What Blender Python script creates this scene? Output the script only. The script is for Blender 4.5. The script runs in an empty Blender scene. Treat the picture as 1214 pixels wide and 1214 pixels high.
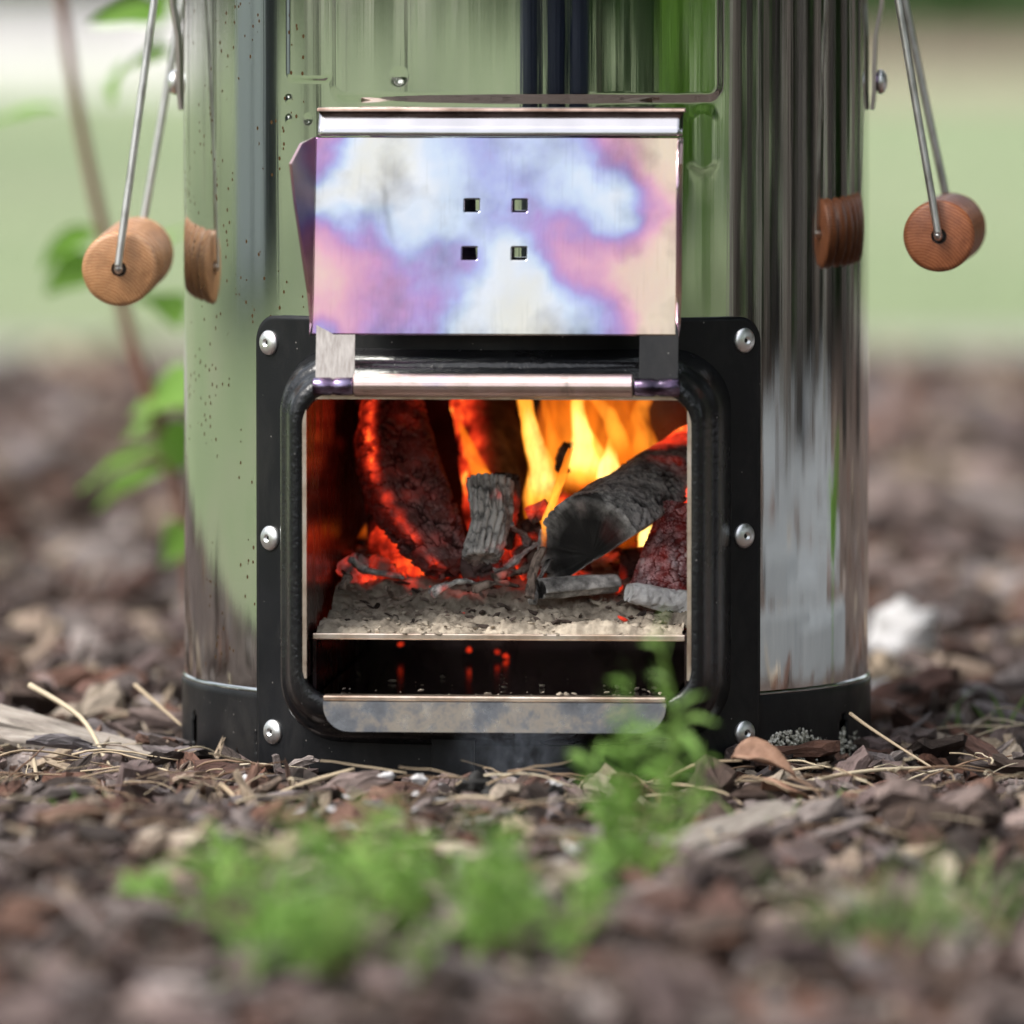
import bpy, math, random
from mathutils import Vector, Matrix, noise

R = math.radians
random.seed(7)
scene = bpy.context.scene
COL = scene.collection

# ---------------------------------------------------------------- camera
CAM = Vector((-0.0063, -3.694, 0.335))
PITCH = math.atan(622 / 10000)
FPX = 10000.0
cam_d = bpy.data.cameras.new('camera')
cam_d.sensor_width = 24.0; cam_d.sensor_height = 24.0; cam_d.sensor_fit = 'HORIZONTAL'
cam_d.lens = FPX / 1214 * 24
cam_d.clip_start = 0.1; cam_d.clip_end = 2000
cam_d.dof.use_dof = True
cam_d.dof.focus_distance = 3.575
cam_d.dof.aperture_fstop = 4.0
cam = bpy.data.objects.new('camera', cam_d)
COL.objects.link(cam)
cam.location = CAM
cam.rotation_euler = (math.pi / 2 - PITCH, 0, 0)
scene.camera = cam

# ---------------------------------------------------------------- world, sun, exposure
SUN_EL, SUN_ROT = R(52), R(236)
w = bpy.data.worlds.new('World'); scene.world = w; w.use_nodes = True
nt = w.node_tree; nt.nodes.clear()
wo = nt.nodes.new('ShaderNodeOutputWorld'); bg = nt.nodes.new('ShaderNodeBackground')
sky = nt.nodes.new('ShaderNodeTexSky'); sky.sky_type = 'NISHITA'; sky.sun_disc = False
sky.sun_elevation = SUN_EL; sky.sun_rotation = SUN_ROT; sky.dust_density = 3.0; sky.air_density = 1.2
hs = nt.nodes.new('ShaderNodeHueSaturation'); hs.inputs['Saturation'].default_value = 0.32
nt.links.new(sky.outputs[0], hs.inputs['Color']); nt.links.new(hs.outputs[0], bg.inputs[0])
bg.inputs[1].default_value = 0.15
nt.links.new(bg.outputs[0], wo.inputs[0])
sun_d = bpy.data.lights.new('sun', 'SUN'); sun_d.energy = 1.4; sun_d.angle = R(25); sun_d.color = (1, .95, .88)
sun = bpy.data.objects.new('sun', sun_d); COL.objects.link(sun)
# a veiled sun stands to the left and a little in front of the stove: same direction as the sky's sun
sd = Vector((math.sin(SUN_ROT) * math.cos(SUN_EL), math.cos(SUN_ROT) * math.cos(SUN_EL), math.sin(SUN_EL)))
sun.rotation_euler = (-sd).to_track_quat('-Z', 'Y').to_euler()
vs = scene.view_settings
vs.view_transform = 'Standard'; vs.look = 'None'; vs.gamma = 1; vs.use_curve_mapping = False
vs.exposure = 1.0
scene.cycles.transparent_max_bounces = 24
scene.cycles.max_bounces = 8
scene.cycles.sample_clamp_indirect = 4.0

# ---------------------------------------------------------------- measuring helpers
F = Vector((0, math.cos(PITCH), -math.sin(PITCH)))
U = Vector((0, math.sin(PITCH), math.cos(PITCH)))
def ray(px, py):
    return F * FPX + Vector((1, 0, 0)) * (px - 607) + U * (607 - py)
def at(px, py, Y):                       # world point at depth Y
    d = ray(px, py); t = (Y - CAM.y) / d.y
    return CAM + d * t
def gat(px, py, z=0.0):                  # world point on a level z
    d = ray(px, py); t = (z - CAM.z) / d.z
    return CAM + d * t
YAW = R(-4.2)
ST = Matrix.Rotation(YAW, 4, 'Z')
STI = ST.inverted()
def loc(px, py, yl):                     # stove-space point on the plane y = yl
    c = STI @ CAM; d = STI.to_3x3() @ ray(px, py)
    t = (yl - c.y) / d.y
    return c + d * t

# ---------------------------------------------------------------- mesh helpers
class MB:
    def __init__(s): s.v = []; s.f = []; s.m = []; s.c = []; s.lc = []
    def add(s, vs, fs, mi=0, col=None):
        o = len(s.v); s.v += [tuple(p) for p in vs]
        s.f += [tuple(i + o for i in f) for f in fs]; s.m += [mi] * len(fs)
        if col is not None:
            s.c += [tuple(c) for c in (col if isinstance(col, list) else [col] * len(vs))]
    def box(s, c, d, rot=None, mi=0):
        x, y, z = d[0] / 2, d[1] / 2, d[2] / 2
        vs = [Vector((i, j, k)) for i in (-x, x) for j in (-y, y) for k in (-z, z)]
        if rot is not None: vs = [rot @ p for p in vs]
        c = Vector(c)
        s.add([p + c for p in vs], [(0, 1, 3, 2), (4, 6, 7, 5), (0, 4, 5, 1), (2, 3, 7, 6), (0, 2, 6, 4), (1, 5, 7, 3)], mi)
    def mesh(s, name, mats, smooth=False):
        me = bpy.data.meshes.new(name); me.from_pydata(s.v, [], s.f)
        for m in (mats if isinstance(mats, (list, tuple)) else [mats]): me.materials.append(m)
        if any(s.m): me.polygons.foreach_set('material_index', s.m)
        if smooth: me.polygons.foreach_set('use_smooth', [True] * len(s.f))
        if s.c:
            a = me.color_attributes.new('fx', 'FLOAT_COLOR', 'POINT')
            flat = []
            for c in s.c: flat += [c[0], c[1], c[2], 1.0]
            a.data.foreach_set('color', flat)
        if s.lc:
            a = me.attributes.new('grain', 'FLOAT_VECTOR', 'POINT'); a.data.foreach_set('vector', [q for p in s.lc for q in p])
        me.update(); return me
    def build(s, name, mats, parent=None, smooth=False, bevel=0):
        o = bpy.data.objects.new(name, s.mesh(name, mats, smooth)); COL.objects.link(o)
        if parent: o.parent = parent
        if bevel:
            b = o.modifiers.new('bevel', 'BEVEL'); b.width = bevel; b.segments = 2; b.limit_method = 'ANGLE'; b.angle_limit = R(40)
        return o
def tag(o, label=None, cat=None, group=None, kind=None):
    if label: o['label'] = label
    if cat: o['category'] = cat
    if group: o['group'] = group
    if kind: o['kind'] = kind
    return o
def empty(name, loc=(0, 0, 0)):
    o = bpy.data.objects.new(name, None); COL.objects.link(o); o.location = loc; o.empty_display_size = .05
    return o
def basis(t):
    t = t.normalized(); a = Vector((0, 0, 1)) if abs(t.z) < .9 else Vector((1, 0, 0))
    u = t.cross(a).normalized(); return u, u.cross(t).normalized()
def tube(mb, pts, rad, n=8, mi=0, col=None, cap=True):
    pts = [Vector(p) for p in pts]; vs = []; fs = []
    N = len(pts); u = None
    for i, p in enumerate(pts):
        t = (pts[min(i + 1, N - 1)] - pts[max(i - 1, 0)])
        if t.length < 1e-9: t = Vector((0, 0, 1))
        t.normalize()
        if u is None: u, v = basis(t)
        else:
            u = (u - t * u.dot(t)).normalized(); v = u.cross(t)
        r = rad(i / (N - 1)) if callable(rad) else rad
        for k in range(n):
            a = 2 * math.pi * k / n
            vs.append(p + (u * math.cos(a) + v * math.sin(a)) * r)
    for i in range(N - 1):
        for k in range(n):
            k2 = (k + 1) % n
            fs.append((i * n + k, i * n + k2, (i + 1) * n + k2, (i + 1) * n + k))
    if cap:
        fs.append(tuple(range(n))[::-1]); fs.append(tuple((N - 1) * n + k for k in range(n)))
    mb.add(vs, fs, mi, col)
def lathe(mb, prof, c, axis, n=24, mi=0, cap=True):      # prof: (radius, height along axis)
    axis = Vector(axis).normalized(); u, v = basis(axis); c = Vector(c); vs = []; fs = []
    for r, h in prof:
        for k in range(n):
            a = 2 * math.pi * k / n
            vs.append(c + axis * h + (u * math.cos(a) + v * math.sin(a)) * r)
    for i in range(len(prof) - 1):
        for k in range(n):
            k2 = (k + 1) % n
            fs.append((i * n + k, i * n + k2, (i + 1) * n + k2, (i + 1) * n + k))
    if cap:
        fs.append(tuple(range(n))[::-1]); fs.append(tuple((len(prof) - 1) * n + k for k in range(n)))
    mb.add(vs, fs, mi)
def smooth_path(pts, k=6):
    pts = [Vector(p) for p in pts]; out = []
    for i in range(len(pts) - 1):
        p0 = pts[max(i - 1, 0)]; p1 = pts[i]; p2 = pts[i + 1]; p3 = pts[min(i + 2, len(pts) - 1)]
        for j in range(k):
            t = j / k
            out.append(.5 * ((2 * p1) + (p2 - p0) * t + (2 * p0 - 5 * p1 + 4 * p2 - p3) * t * t + (3 * p1 - p0 - 3 * p2 + p3) * t ** 3))
    out.append(pts[-1]); return out
def sst(a, b, x):
    t = min(1, max(0, (x - a) / (b - a))); return t * t * (3 - 2 * t)
def fbm(p, o=4):
    return noise.fractal(p, 1.0, 2.0, o)
def vor(p):
    d, _ = noise.voronoi(p); return d[1] - d[0]

# ---------------------------------------------------------------- materials
def mat(name, col=(.5, .5, .5), rough=.5, metal=0.0, spec=.5):
    m = bpy.data.materials.new(name); m.use_nodes = True
    b = m.node_tree.nodes['Principled BSDF']
    b.inputs['Base Color'].default_value = (*col, 1); b.inputs['Roughness'].default_value = rough
    b.inputs['Metallic'].default_value = metal; b.inputs['Specular IOR Level'].default_value = spec
    return m
class NT:
    def __init__(s, m): s.t = m.node_tree; s.b = s.t.nodes['Principled BSDF']
    def n(s, typ, **kw):
        x = s.t.nodes.new(typ)
        for k, v in kw.items():
            if k in x.inputs: x.inputs[k].default_value = v
            else: setattr(x, k, v)
        return x
    def l(s, a, b): s.t.links.new(a, b)
    def coords(s, scale=(1, 1, 1), kind='Object'):
        c = s.n('ShaderNodeTexCoord'); m = s.n('ShaderNodeMapping'); m.inputs['Scale'].default_value = scale
        s.l(c.outputs[kind], m.inputs[0]); return m.outputs[0]
    def noise(s, vec, scale, detail=4, rough=.55, dist=0):
        x = s.n('ShaderNodeTexNoise'); x.inputs['Scale'].default_value = scale; x.inputs['Detail'].default_value = detail
        x.inputs['Roughness'].default_value = rough; x.inputs['Distortion'].default_value = dist
        if vec is not None: s.l(vec, x.inputs['Vector'])
        return x.outputs['Fac']
    def ramp(s, fac, stops):
        x = s.n('ShaderNodeValToRGB'); e = x.color_ramp.elements
        while len(e) < len(stops): e.new(.5)
        for i, (p, c) in enumerate(stops): e[i].position = p; e[i].color = (*c, 1) if len(c) == 3 else c
        s.l(fac, x.inputs[0]); return x.outputs[0]
    def mix(s, fac, a, b, typ='MIX'):
        x = s.n('ShaderNodeMix', data_type='RGBA', blend_type=typ)
        for sock, val in ((x.inputs[0], fac), (x.inputs[6], a), (x.inputs[7], b)):
            if hasattr(val, 'node'): s.l(val, sock)
            else: sock.default_value = val if isinstance(val, float) else (*val, 1)
        return x.outputs[2]
    def math(s, op, a, b=0.0):
        x = s.n('ShaderNodeMath', operation=op)
        for sock, val in ((x.inputs[0], a), (x.inputs[1], b)):
            if hasattr(val, 'node'): s.l(val, sock)
            else: sock.default_value = val
        return x.outputs[0]
    def bump(s, h, strength=.3, dist=.001):
        x = s.n('ShaderNodeBump'); x.inputs['Strength'].default_value = strength; x.inputs['Distance'].default_value = dist
        s.l(h, x.inputs['Height']); s.l(x.outputs[0], s.b.inputs['Normal']); return x
    def col(s, c): s.l(c, s.b.inputs['Base Color'])
    def attr(s, name='fx'):
        x = s.n('ShaderNodeAttribute'); x.attribute_name = name; return x.outputs['Color']
    def sep(s, c):
        x = s.n('ShaderNodeSeparateColor'); s.l(c, x.inputs[0]); return x.outputs

def make_mirror():
    m = mat('polished steel', (.565, .58, .56), .07, 1.0); t = NT(m)
    # rust specks splashed on the left of the shell: vertical runs of tiny brown dots
    v = t.coords((1, 1, .75)); vo = t.n('ShaderNodeTexVoronoi', Scale=330.0); t.l(v, vo.inputs['Vector'])
    sp = t.math('LESS_THAN', vo.outputs['Distance'], .22)
    patch = t.noise(v, 38, 3); hi = t.math('GREATER_THAN', patch, .52)
    c = t.n('ShaderNodeTexCoord'); sx = t.n('ShaderNodeSeparateXYZ'); t.l(c.outputs['Object'], sx.inputs[0])
    left = t.math('LESS_THAN', sx.outputs[0], -.085)
    rnd = t.sep(vo.outputs['Color'])[0]
    f = t.math('MULTIPLY', t.math('MULTIPLY', sp, hi), t.math('MULTIPLY', left, t.math('GREATER_THAN', rnd, .45)))
    t.col(t.mix(f, (.565, .58, .56), (.06, .032, .012)))
    t.l(t.math('SUBTRACT', 1.0, f), t.b.inputs['Metallic'])
    smear = t.noise(t.coords((1, 1, .15)), 60, 4)
    rr = t.ramp(smear, [(.35, (.03, .03, .03)), (.75, (.085, .085, .085))])
    dull = t.n('ShaderNodeMapRange'); t.l(sx.outputs[0], dull.inputs['Value']); dull.inputs['From Min'].default_value = -.02; dull.inputs['From Max'].default_value = -.12
    rr = t.mix(t.math('MULTIPLY', dull.outputs[0], .6), rr, (.10, .10, .10))
    t.l(t.mix(f, rr, (.6, .6, .6)), t.b.inputs['Roughness'])
    t.b.inputs['Anisotropic'].default_value = .6; t.b.inputs['Specular IOR Level'].default_value = .1
    tg = t.n('ShaderNodeTangent'); tg.direction_type = 'RADIAL'; tg.axis = 'Z'; t.l(tg.outputs[0], t.b.inputs['Tangent'])
    br = t.noise(t.coords((1, 1, .012)), 420, 3)
    t.bump(br, .3, .0001)
    return m
M = {}
M['mirror'] = make_mirror()

def make_black(name, rough, bscale, bstr, col=(.006, .0065, .008)):
    m = mat(name, col, rough, 0, .28 if name != 'black enamel' else .5); t = NT(m); v = t.coords()
    n2 = t.noise(v, bscale, 2); t.bump(n2, bstr, .0006)
    sp = t.n('ShaderNodeTexVoronoi', Scale=260.0); t.l(v, sp.inputs['Vector'])
    dust = t.math('LESS_THAN', sp.outputs['Distance'], .09)
    rr = t.math('GREATER_THAN', t.sep(sp.outputs['Color'])[0], .72)
    sm = t.ramp(t.noise(t.coords((1, 1, .5)), 22, 7, .7, .6), [(.46, (0, 0, 0)), (.8, (.5, .5, .5))])
    c0 = t.mix(sm, col, (.05, .047, .044))
    t.col(t.mix(t.math('MULTIPLY', dust, rr), c0, (.16, .15, .14)))
    t.l(t.ramp(t.noise(v, 35, 4), [(.3, (rough * .75,) * 3), (.7, (min(1, rough * 1.3),) * 3)]), t.b.inputs['Roughness'])
    return m
M['black'] = make_black('black powder coat', .42, 900, .10)
M['enamel'] = make_black('black enamel', .24, 420, .5)
M['band'] = make_black('black band coat', .4, 600, .08)

m = mat('fired steel', (.5, .45, .42), .34, 1.0); t = NT(m); v = t.coords((1, 1, 1))
t.col(t.ramp(t.noise(v, 45, 5, .6, 1.5), [(.3, (.42, .33, .3)), (.45, (.68, .52, .47)), (.6, (.75, .58, .55)), (.75, (.5, .42, .5))]))
t.bump(t.noise(t.coords((60, 60, 800)), 1, 3), .1, .0003); M['copper'] = m

m = mat('brushed strap steel', (.4, .36, .32), .38, 1.0); t = NT(m)
t.col(t.ramp(t.noise(t.coords((900, 900, 30)), 1, 3), [(.3, (.33, .29, .26)), (.7, (.5, .45, .41))])); M['strap'] = m

m = mat('dark tempered steel', (.1, .08, .1), .22, 1.0); t = NT(m)
t.col(t.ramp(t.noise(t.coords(), 70, 3, .5, 2), [(.35, (.05, .04, .06)), (.5, (.16, .11, .18)), (.65, (.3, .26, .4)), (.8, (.08, .07, .09))])); M['temper'] = m

m = mat('rim edge steel', (.7, .55, .45), .35, 1.0); t = NT(m)
t.col(t.ramp(t.noise(t.coords(), 90, 4), [(.3, (.5, .36, .27)), (.55, (.8, .66, .54)), (.7, (.9, .78, .68))])); M['rim'] = m

m = mat('sooty firebox steel', (.06, .04, .04), .3, .85); t = NT(m); v = t.coords()
t.col(t.ramp(t.noise(v, 25, 5), [(.3, (.035, .022, .026)), (.55, (.10, .065, .07)), (.75, (.17, .12, .13))]))
t.l(t.ramp(t.noise(v, 60, 4), [(.3, (.14, .14, .14)), (.8, (.42, .42, .42))]), t.b.inputs['Roughness']); M['soot'] = m

m = mat('tarnished tray steel', (.35, .33, .33), .3, 1.0); t = NT(m); v = t.coords()
t.col(t.ramp(t.noise(v, 24, 8, .72, .3), [(.3, (.08, .08, .085)), (.46, (.17, .17, .18)), (.55, (.32, .27, .22)), (.62, (.18, .175, .18)), (.8, (.11, .12, .14))]))
t.l(t.ramp(t.noise(v, 130, 4), [(.3, (.2, .2, .2)), (.8, (.5, .5, .5))]), t.b.inputs['Roughness']); M['tray'] = m

m = mat('dark polished tray floor', (.06, .035, .045), .12, 1.0); t = NT(m); v = t.coords()
t.col(t.ramp(t.noise(v, 80, 6), [(.4, (.05, .03, .04)), (.6, (.13, .08, .10)), (.72, (.3, .26, .26))])); M['trayfloor'] = m

m = mat('zinc screw', (.85, .86, .86), .35, 1.0); t = NT(m)
t.l(t.ramp(t.noise(t.coords(), 500, 3), [(.3, (.3,) * 3), (.8, (.5,) * 3)]), t.b.inputs['Roughness']); M['zinc'] = m
m = mat('scorched hem steel', (.3, .2, .16), .4, 1.0); t = NT(m)
t.col(t.ramp(t.noise(t.coords(), 60, 4), [(.35, (.2, .13, .1)), (.6, (.45, .33, .28)), (.8, (.3, .18, .2))])); M['hem'] = m
M['dark'] = mat('dark recess', (.015, .014, .013), .7)
m = mat('handle wire steel', (.7, .7, .68), .36, 1.0); t = NT(m)
t.col(t.ramp(t.noise(t.coords((1, 1, .3)), 220, 4), [(.3, (.45, .44, .42)), (.55, (.8, .79, .78))])); M['wire'] = m

def make_wood(name, a, b, c):
    m = mat(name, a, .42); t = NT(m); gr_ = t.n('ShaderNodeAttribute'); gr_.attribute_name = 'grain'
    mp = t.n('ShaderNodeMapping'); mp.inputs['Location'].default_value = (.009, .021, 0); mp.inputs['Scale'].default_value = (1, 1, .06); t.l(gr_.outputs['Vector'], mp.inputs[0])
    wv = t.n('ShaderNodeTexWave', wave_type='RINGS', rings_direction='Z'); t.l(mp.outputs[0], wv.inputs['Vector'])
    wv.inputs['Scale'].default_value = 240; wv.inputs['Distortion'].default_value = 3.5; wv.inputs['Detail'].default_value = 4; wv.inputs['Detail Scale'].default_value = 1.2
    mp2 = t.n('ShaderNodeMapping'); mp2.inputs['Scale'].default_value = (1, 1, .05); t.l(gr_.outputs['Vector'], mp2.inputs[0])
    f = t.noise(mp2.outputs[0], 1500, 4, .7); g = t.noise(gr_.outputs['Vector'], 130, 5, .65)
    base = t.ramp(wv.outputs['Fac'], [(.2, a), (.6, b), (.95, c)])
    base = t.mix(t.ramp(g, [(.42, (0, 0, 0)), (.75, (.7, .7, .7))]), base, tuple(x * .4 for x in a))
    scuff = t.ramp(t.noise(gr_.outputs['Vector'], 420, 4, .7, 2.0), [(.62, (0, 0, 0)), (.72, (.45, .45, .45))])
    base = t.mix(scuff, base, tuple(min(1, x * 1.5) for x in c))
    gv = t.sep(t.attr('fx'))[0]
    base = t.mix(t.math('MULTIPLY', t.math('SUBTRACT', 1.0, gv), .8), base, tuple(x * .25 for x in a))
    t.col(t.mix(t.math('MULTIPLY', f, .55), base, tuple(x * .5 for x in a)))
    t.bump(f, .4, .0006); t.b.inputs['Coat Weight'].default_value = .3; t.b.inputs['Coat Roughness'].default_value = .3
    return m
M['wood_l'] = make_wood('varnished handle wood', (.42, .18, .07), (.58, .29, .12), (.66, .38, .19))
M['wood_r'] = make_wood('reddish handle wood', (.34, .095, .034), (.45, .15, .055), (.55, .22, .095))

m = mat('heat tinted lid steel', (1, 1, 1), .3, 1.0); t = NT(m); a = t.attr()
v = t.coords()
sc = t.noise(t.coords((900, 900, 30)), 1, 2)
t.l(t.mix(t.math('MULTIPLY', sc, .18), a, (.45, .42, .45)), t.b.inputs['Base Color'])
t.l(t.ramp(t.noise(v, 50, 5), [(.3, (.12,) * 3), (.8, (.28,) * 3)]), t.b.inputs['Roughness']); t.bump(t.noise(v, 22, 2), .2, .003); M['lid'] = m

def make_char(name, char=(.013, .012, .012), ash=(.33, .31, .29), hot=6.0, grain=(1, 1, 1), rough=.85):
    # fx attribute: R = ash cover, G = heat (glowing ember), B = crack
    m = mat(name, char, rough); t = NT(m); s = t.sep(t.attr())
    v = t.coords(grain); n1 = t.noise(v, 220, 6, .65)
    af = t.math('MULTIPLY', s[0], t.ramp(n1, [(.32, (.25,) * 3), (.6, (1.1,) * 3)]))
    base = t.mix(af, char, ash); base = t.mix(t.math('MULTIPLY', s[2], .92), base, (.006, .005, .005)); t.col(base)
    t.bump(t.noise(v, 500, 5, .7), .6, .0012)
    h = t.math('MULTIPLY', s[1], t.ramp(t.noise(t.coords(), 170, 5, .6), [(.3, (.15,) * 3), (.65, (1.2,) * 3)]))
    ec = t.ramp(h, [(0, (.5, .02, .008)), (.4, (.9, .04, .012)), (.75, (1, .10, .015)), (1, (1, .30, .04))])
    t.l(ec, t.b.inputs['Emission Color']); t.l(t.math('MULTIPLY', h, hot), t.b.inputs['Emission Strength'])
    return m
M['char'] = make_char('charred wood', grain=(1, 1, 1))
M['greychar'] = make_char('ash grey bark', (.014, .013, .012), (.86, .82, .77), 1.6)
M['redchar'] = make_char('glowing char', (.07, .042, .037), (.40, .25, .23), .95)
M['coal'] = make_char('ember', (.1, .02, .01), (.3, .2, .18), 1.1)
M['whiteash'] = make_char('white ash', (.6, .58, .56), (.9, .89, .87), 2)
M['ash'] = make_char('grey ash', (.15, .12, .09), (.52, .445, .35), .8)
M['brownchar'] = make_char('scorched splinters', (.05, .032, .024), (.42, .32, .26), 1.0)

def make_flame():
    m = bpy.data.materials.new('flame'); m.use_nodes = True; tr = m.node_tree; tr.nodes.clear()
    t = NT.__new__(NT); t.t = tr
    out = t.n('ShaderNodeOutputMaterial'); em = t.n('ShaderNodeEmission'); tp = t.n('ShaderNodeBsdfTransparent'); mx = t.n('ShaderNodeMixShader')
    lw = t.n('ShaderNodeLayerWeight', Blend=.5)
    s = t.sep(t.attr())                        # R = density, G = brightness (temperature), B unused
    core = t.math('SUBTRACT', 1.0, lw.outputs['Facing'])
    nz = t.noise(t.coords((1, 1, .3)), 55, 3)
    c2 = t.math('MULTIPLY', t.math('MULTIPLY', core, s[1]), t.math('ADD', t.math('MULTIPLY', nz, .8), .6))
    col = t.ramp(c2, [(0, (.9, .08, .005)), (.4, (1, .20, .010)), (.75, (1, .38, .035)), (1.05, (1, .64, .17))])
    t.l(col, em.inputs[0]); t.l(t.math('ADD', t.math('MULTIPLY', c2, 1.15), .22), em.inputs[1])
    wn = t.ramp(t.noise(t.coords((1, 1, .22)), 120, 4, .6, .8), [(.32, (.12,) * 3), (.6, (1.2,) * 3)])
    al = t.math('MULTIPLY', t.math('MULTIPLY', t.math('POWER', core, 2.5), s[0]), wn)
    al.node.use_clamp = True
    t.l(al, mx.inputs[0]); t.l(tp.outputs[0], mx.inputs[1]); t.l(em.outputs[0], mx.inputs[2]); t.l(mx.outputs[0], out.inputs[0])
    return m
M['flame'] = make_flame()

def make_chipmat(name, use_attr):
    m = mat(name, (.15, .1, .08), .85, 0, .3); t = NT(m)
    if use_attr: base = t.attr()
    else:
        oi = t.n('ShaderNodeObjectInfo'); base = oi.outputs['Color']
    at_ = t.n('ShaderNodeAttribute'); at_.attribute_name = 'grain'; mp = t.n('ShaderNodeMapping'); mp.inputs['Scale'].default_value = (.16, 1, 1)
    ov = t.n('ShaderNodeVectorMath', operation='ADD'); t.l(at_.outputs['Vector'], ov.inputs[0])
    if not use_attr: sc_ = t.n('ShaderNodeVectorMath', operation='SCALE'); sc_.inputs[0].default_value = (7, 3, 5); t.l(oi.outputs['Random'], sc_.inputs['Scale']); t.l(sc_.outputs[0], ov.inputs[1])
    t.l(ov.outputs[0], mp.inputs[0]); v = mp.outputs[0]
    g = t.noise(v, 4.2, 6, .72, .4); g2 = t.noise(v, .9, 3)
    f = t.ramp(g, [(.3, (.3,) * 3), (.5, (.95,) * 3), (.75, (1.75,) * 3)])
    c = t.mix(1.0, base, f, 'MULTIPLY'); c = t.mix(t.math('MULTIPLY', g2, .4), c, (.085, .07, .062)); t.col(c)
    t.bump(g, 1.0, .0022); return m
M['chip_stuff'] = make_chipmat('mulch chips', True)
M['chip'] = make_chipmat('bark chip', False)

m = mat('mulch soil', (.06, .045, .04), .95); t = NT(m); v = t.coords()
t.col(t.ramp(t.noise(v, 45, 8, .7, .6), [(.3, (.02, .015, .013)), (.45, (.075, .05, .042)), (.58, (.15, .105, .09)), (.7, (.22, .175, .16)), (.82, (.32, .27, .24))]))
t.bump(t.noise(v, 120, 6, .7), .9, .006); M['soil'] = m
m = mat('lawn grass', (.18, .24, .09), .9, 0, .2); t = NT(m); v = t.coords()
c = t.ramp(t.noise(v, .7, 5, .6), [(.3, (.225, .287, .15)), (.5, (.265, .327, .178)), (.65, (.31, .335, .21)), (.8, (.38, .352, .265))])
f = t.ramp(t.noise(t.coords((1, 1, 1)), 35, 6, .7), [(.3, (.6,) * 3), (.7, (1.25,) * 3)])
t.col(t.mix(1.0, c, f, 'MULTIPLY')); t.bump(t.noise(v, 90, 5), .6, .02); M['lawn'] = m
m = mat('pale gravel', (.5, .46, .44), .9); t = NT(m); t.col(t.ramp(t.noise(t.coords(), 3, 8, .7), [(.3, (.58, .54, .52)), (.7, (.8, .77, .75))])); M['gravel'] = m
m = mat('bare earth', (.3, .22, .16), .95); t = NT(m); t.col(t.ramp(t.noise(t.coords(), 2, 7, .7), [(.3, (.22, .16, .11)), (.7, (.36, .28, .21))])); M['earth'] = m
m = mat('pale paving stone', (.4, .42, .45), .8); t = NT(m); t.col(t.ramp(t.noise(t.coords((6, 1, 1)), 8, 8, .7), [(.3, (.11, .115, .125)), (.5, (.26, .275, .30)), (.7, (.42, .44, .47))])); M['paving'] = m

def make_leaf(name, a, b, trans=.35, vary=False):
    m = mat(name, a, .55, 0, .4); t = NT(m)
    oi = t.n('ShaderNodeObjectInfo')
    c = t.ramp(t.noise(t.coords(), 30, 3), [(.3, a), (.7, b)])
    if vary: c = t.mix(1.0, c, t.attr(), 'MULTIPLY')
    t.col(c)
    t.b.inputs['Subsurface Weight'].default_value = 0
    tl = t.n('ShaderNodeBsdfTranslucent'); t.l(c, tl.inputs[0]); mx = t.n('ShaderNodeMixShader'); mx.inputs[0].default_value = trans
    out = t.t.nodes['Material Output']; t.l(t.b.outputs[0], mx.inputs[1]); t.l(tl.outputs[0], mx.inputs[2]); t.l(mx.outputs[0], out.inputs[0])
    return m
M['weed'] = make_leaf('weed leaf', (.17, .36, .08), (.33, .54, .17), .5, True)
M['grassblade'] = make_leaf('grass blade', (.12, .22, .06), (.22, .3, .1))
M['sapleaf'] = make_leaf('sapling leaf', (.2, .42, .06), (.3, .52, .11), .55)
M['treeleaf'] = make_leaf('tree leaf', (.03, .075, .02), (.07, .14, .035), .3)
M['limeleaf'] = make_leaf('shrub leaf', (.12, .28, .03), (.2, .36, .06), .35)
m = mat('sapling bark', (.14, .07, .045), .7); t = NT(m); t.col(t.ramp(t.noise(t.coords((1, 1, .2)), 60, 4), [(.3, (.12, .05, .035)), (.7, (.2, .1, .07))])); M['sapstem'] = m
m = mat('tree bark', (.12, .1, .09), .9); t = NT(m); t.col(t.ramp(t.noise(t.coords((1, 1, .15)), 22, 6, .7), [(.3, (.05, .042, .038)), (.7, (.2, .17, .15))])); M['bark'] = m
M['palebark'] = mat('pale bark', (.2, .19, .17), .85); M['darkbark'] = mat('dark bark', (.035, .03, .028), .9)
m = mat('weathered pale wood', (.45, .38, .29), .85); t = NT(m); g = t.noise(t.coords((1, 14, 14)), 34, 6, .75, .3)
t.col(t.ramp(g, [(.32, (.08, .065, .055)), (.43, (.24, .205, .175)), (.55, (.38, .335, .29)), (.72, (.56, .51, .45))])); t.bump(g, .8, .002); M['palewood'] = m
m = mat('white stone', (.7, .69, .69), .8); t = NT(m); t.col(t.ramp(t.noise(t.coords(), 40, 5), [(.3, (.34, .33, .32)), (.7, (.74, .73, .74))])); M['stone'] = m
m = mat('dry leaf', (.3, .17, .1), .7); t = NT(m); t.col(t.ramp(t.noise(t.coords(), 90, 6, .65), [(.3, (.15, .075, .045)), (.55, (.3, .17, .11)), (.75, (.42, .28, .2))])); t.bump(t.noise(t.coords(), 150, 5), .6, .002); M['dryleaf'] = m
m = mat('straw', (.45, .35, .22), .7); t = NT(m); oi = t.n('ShaderNodeObjectInfo')
t.col(t.ramp(oi.outputs['Random'], [(0, (.16, .085, .05)), (.4, (.34, .25, .16)), (.8, (.5, .41, .28)), (1, (.6, .52, .38))])); M['straw'] = m
m = mat('lichen', (.4, .4, .36), .9); t = NT(m); t.col(t.ramp(t.noise(t.coords(), 520, 2), [(.35, (.06, .065, .04)), (.5, (.38, .36, .30)), (.62, (.8, .77, .7))])); M['lichen'] = m
m = mat('pale blue shed paint', (.92, .94, .97), .6); M['shed'] = m
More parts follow.
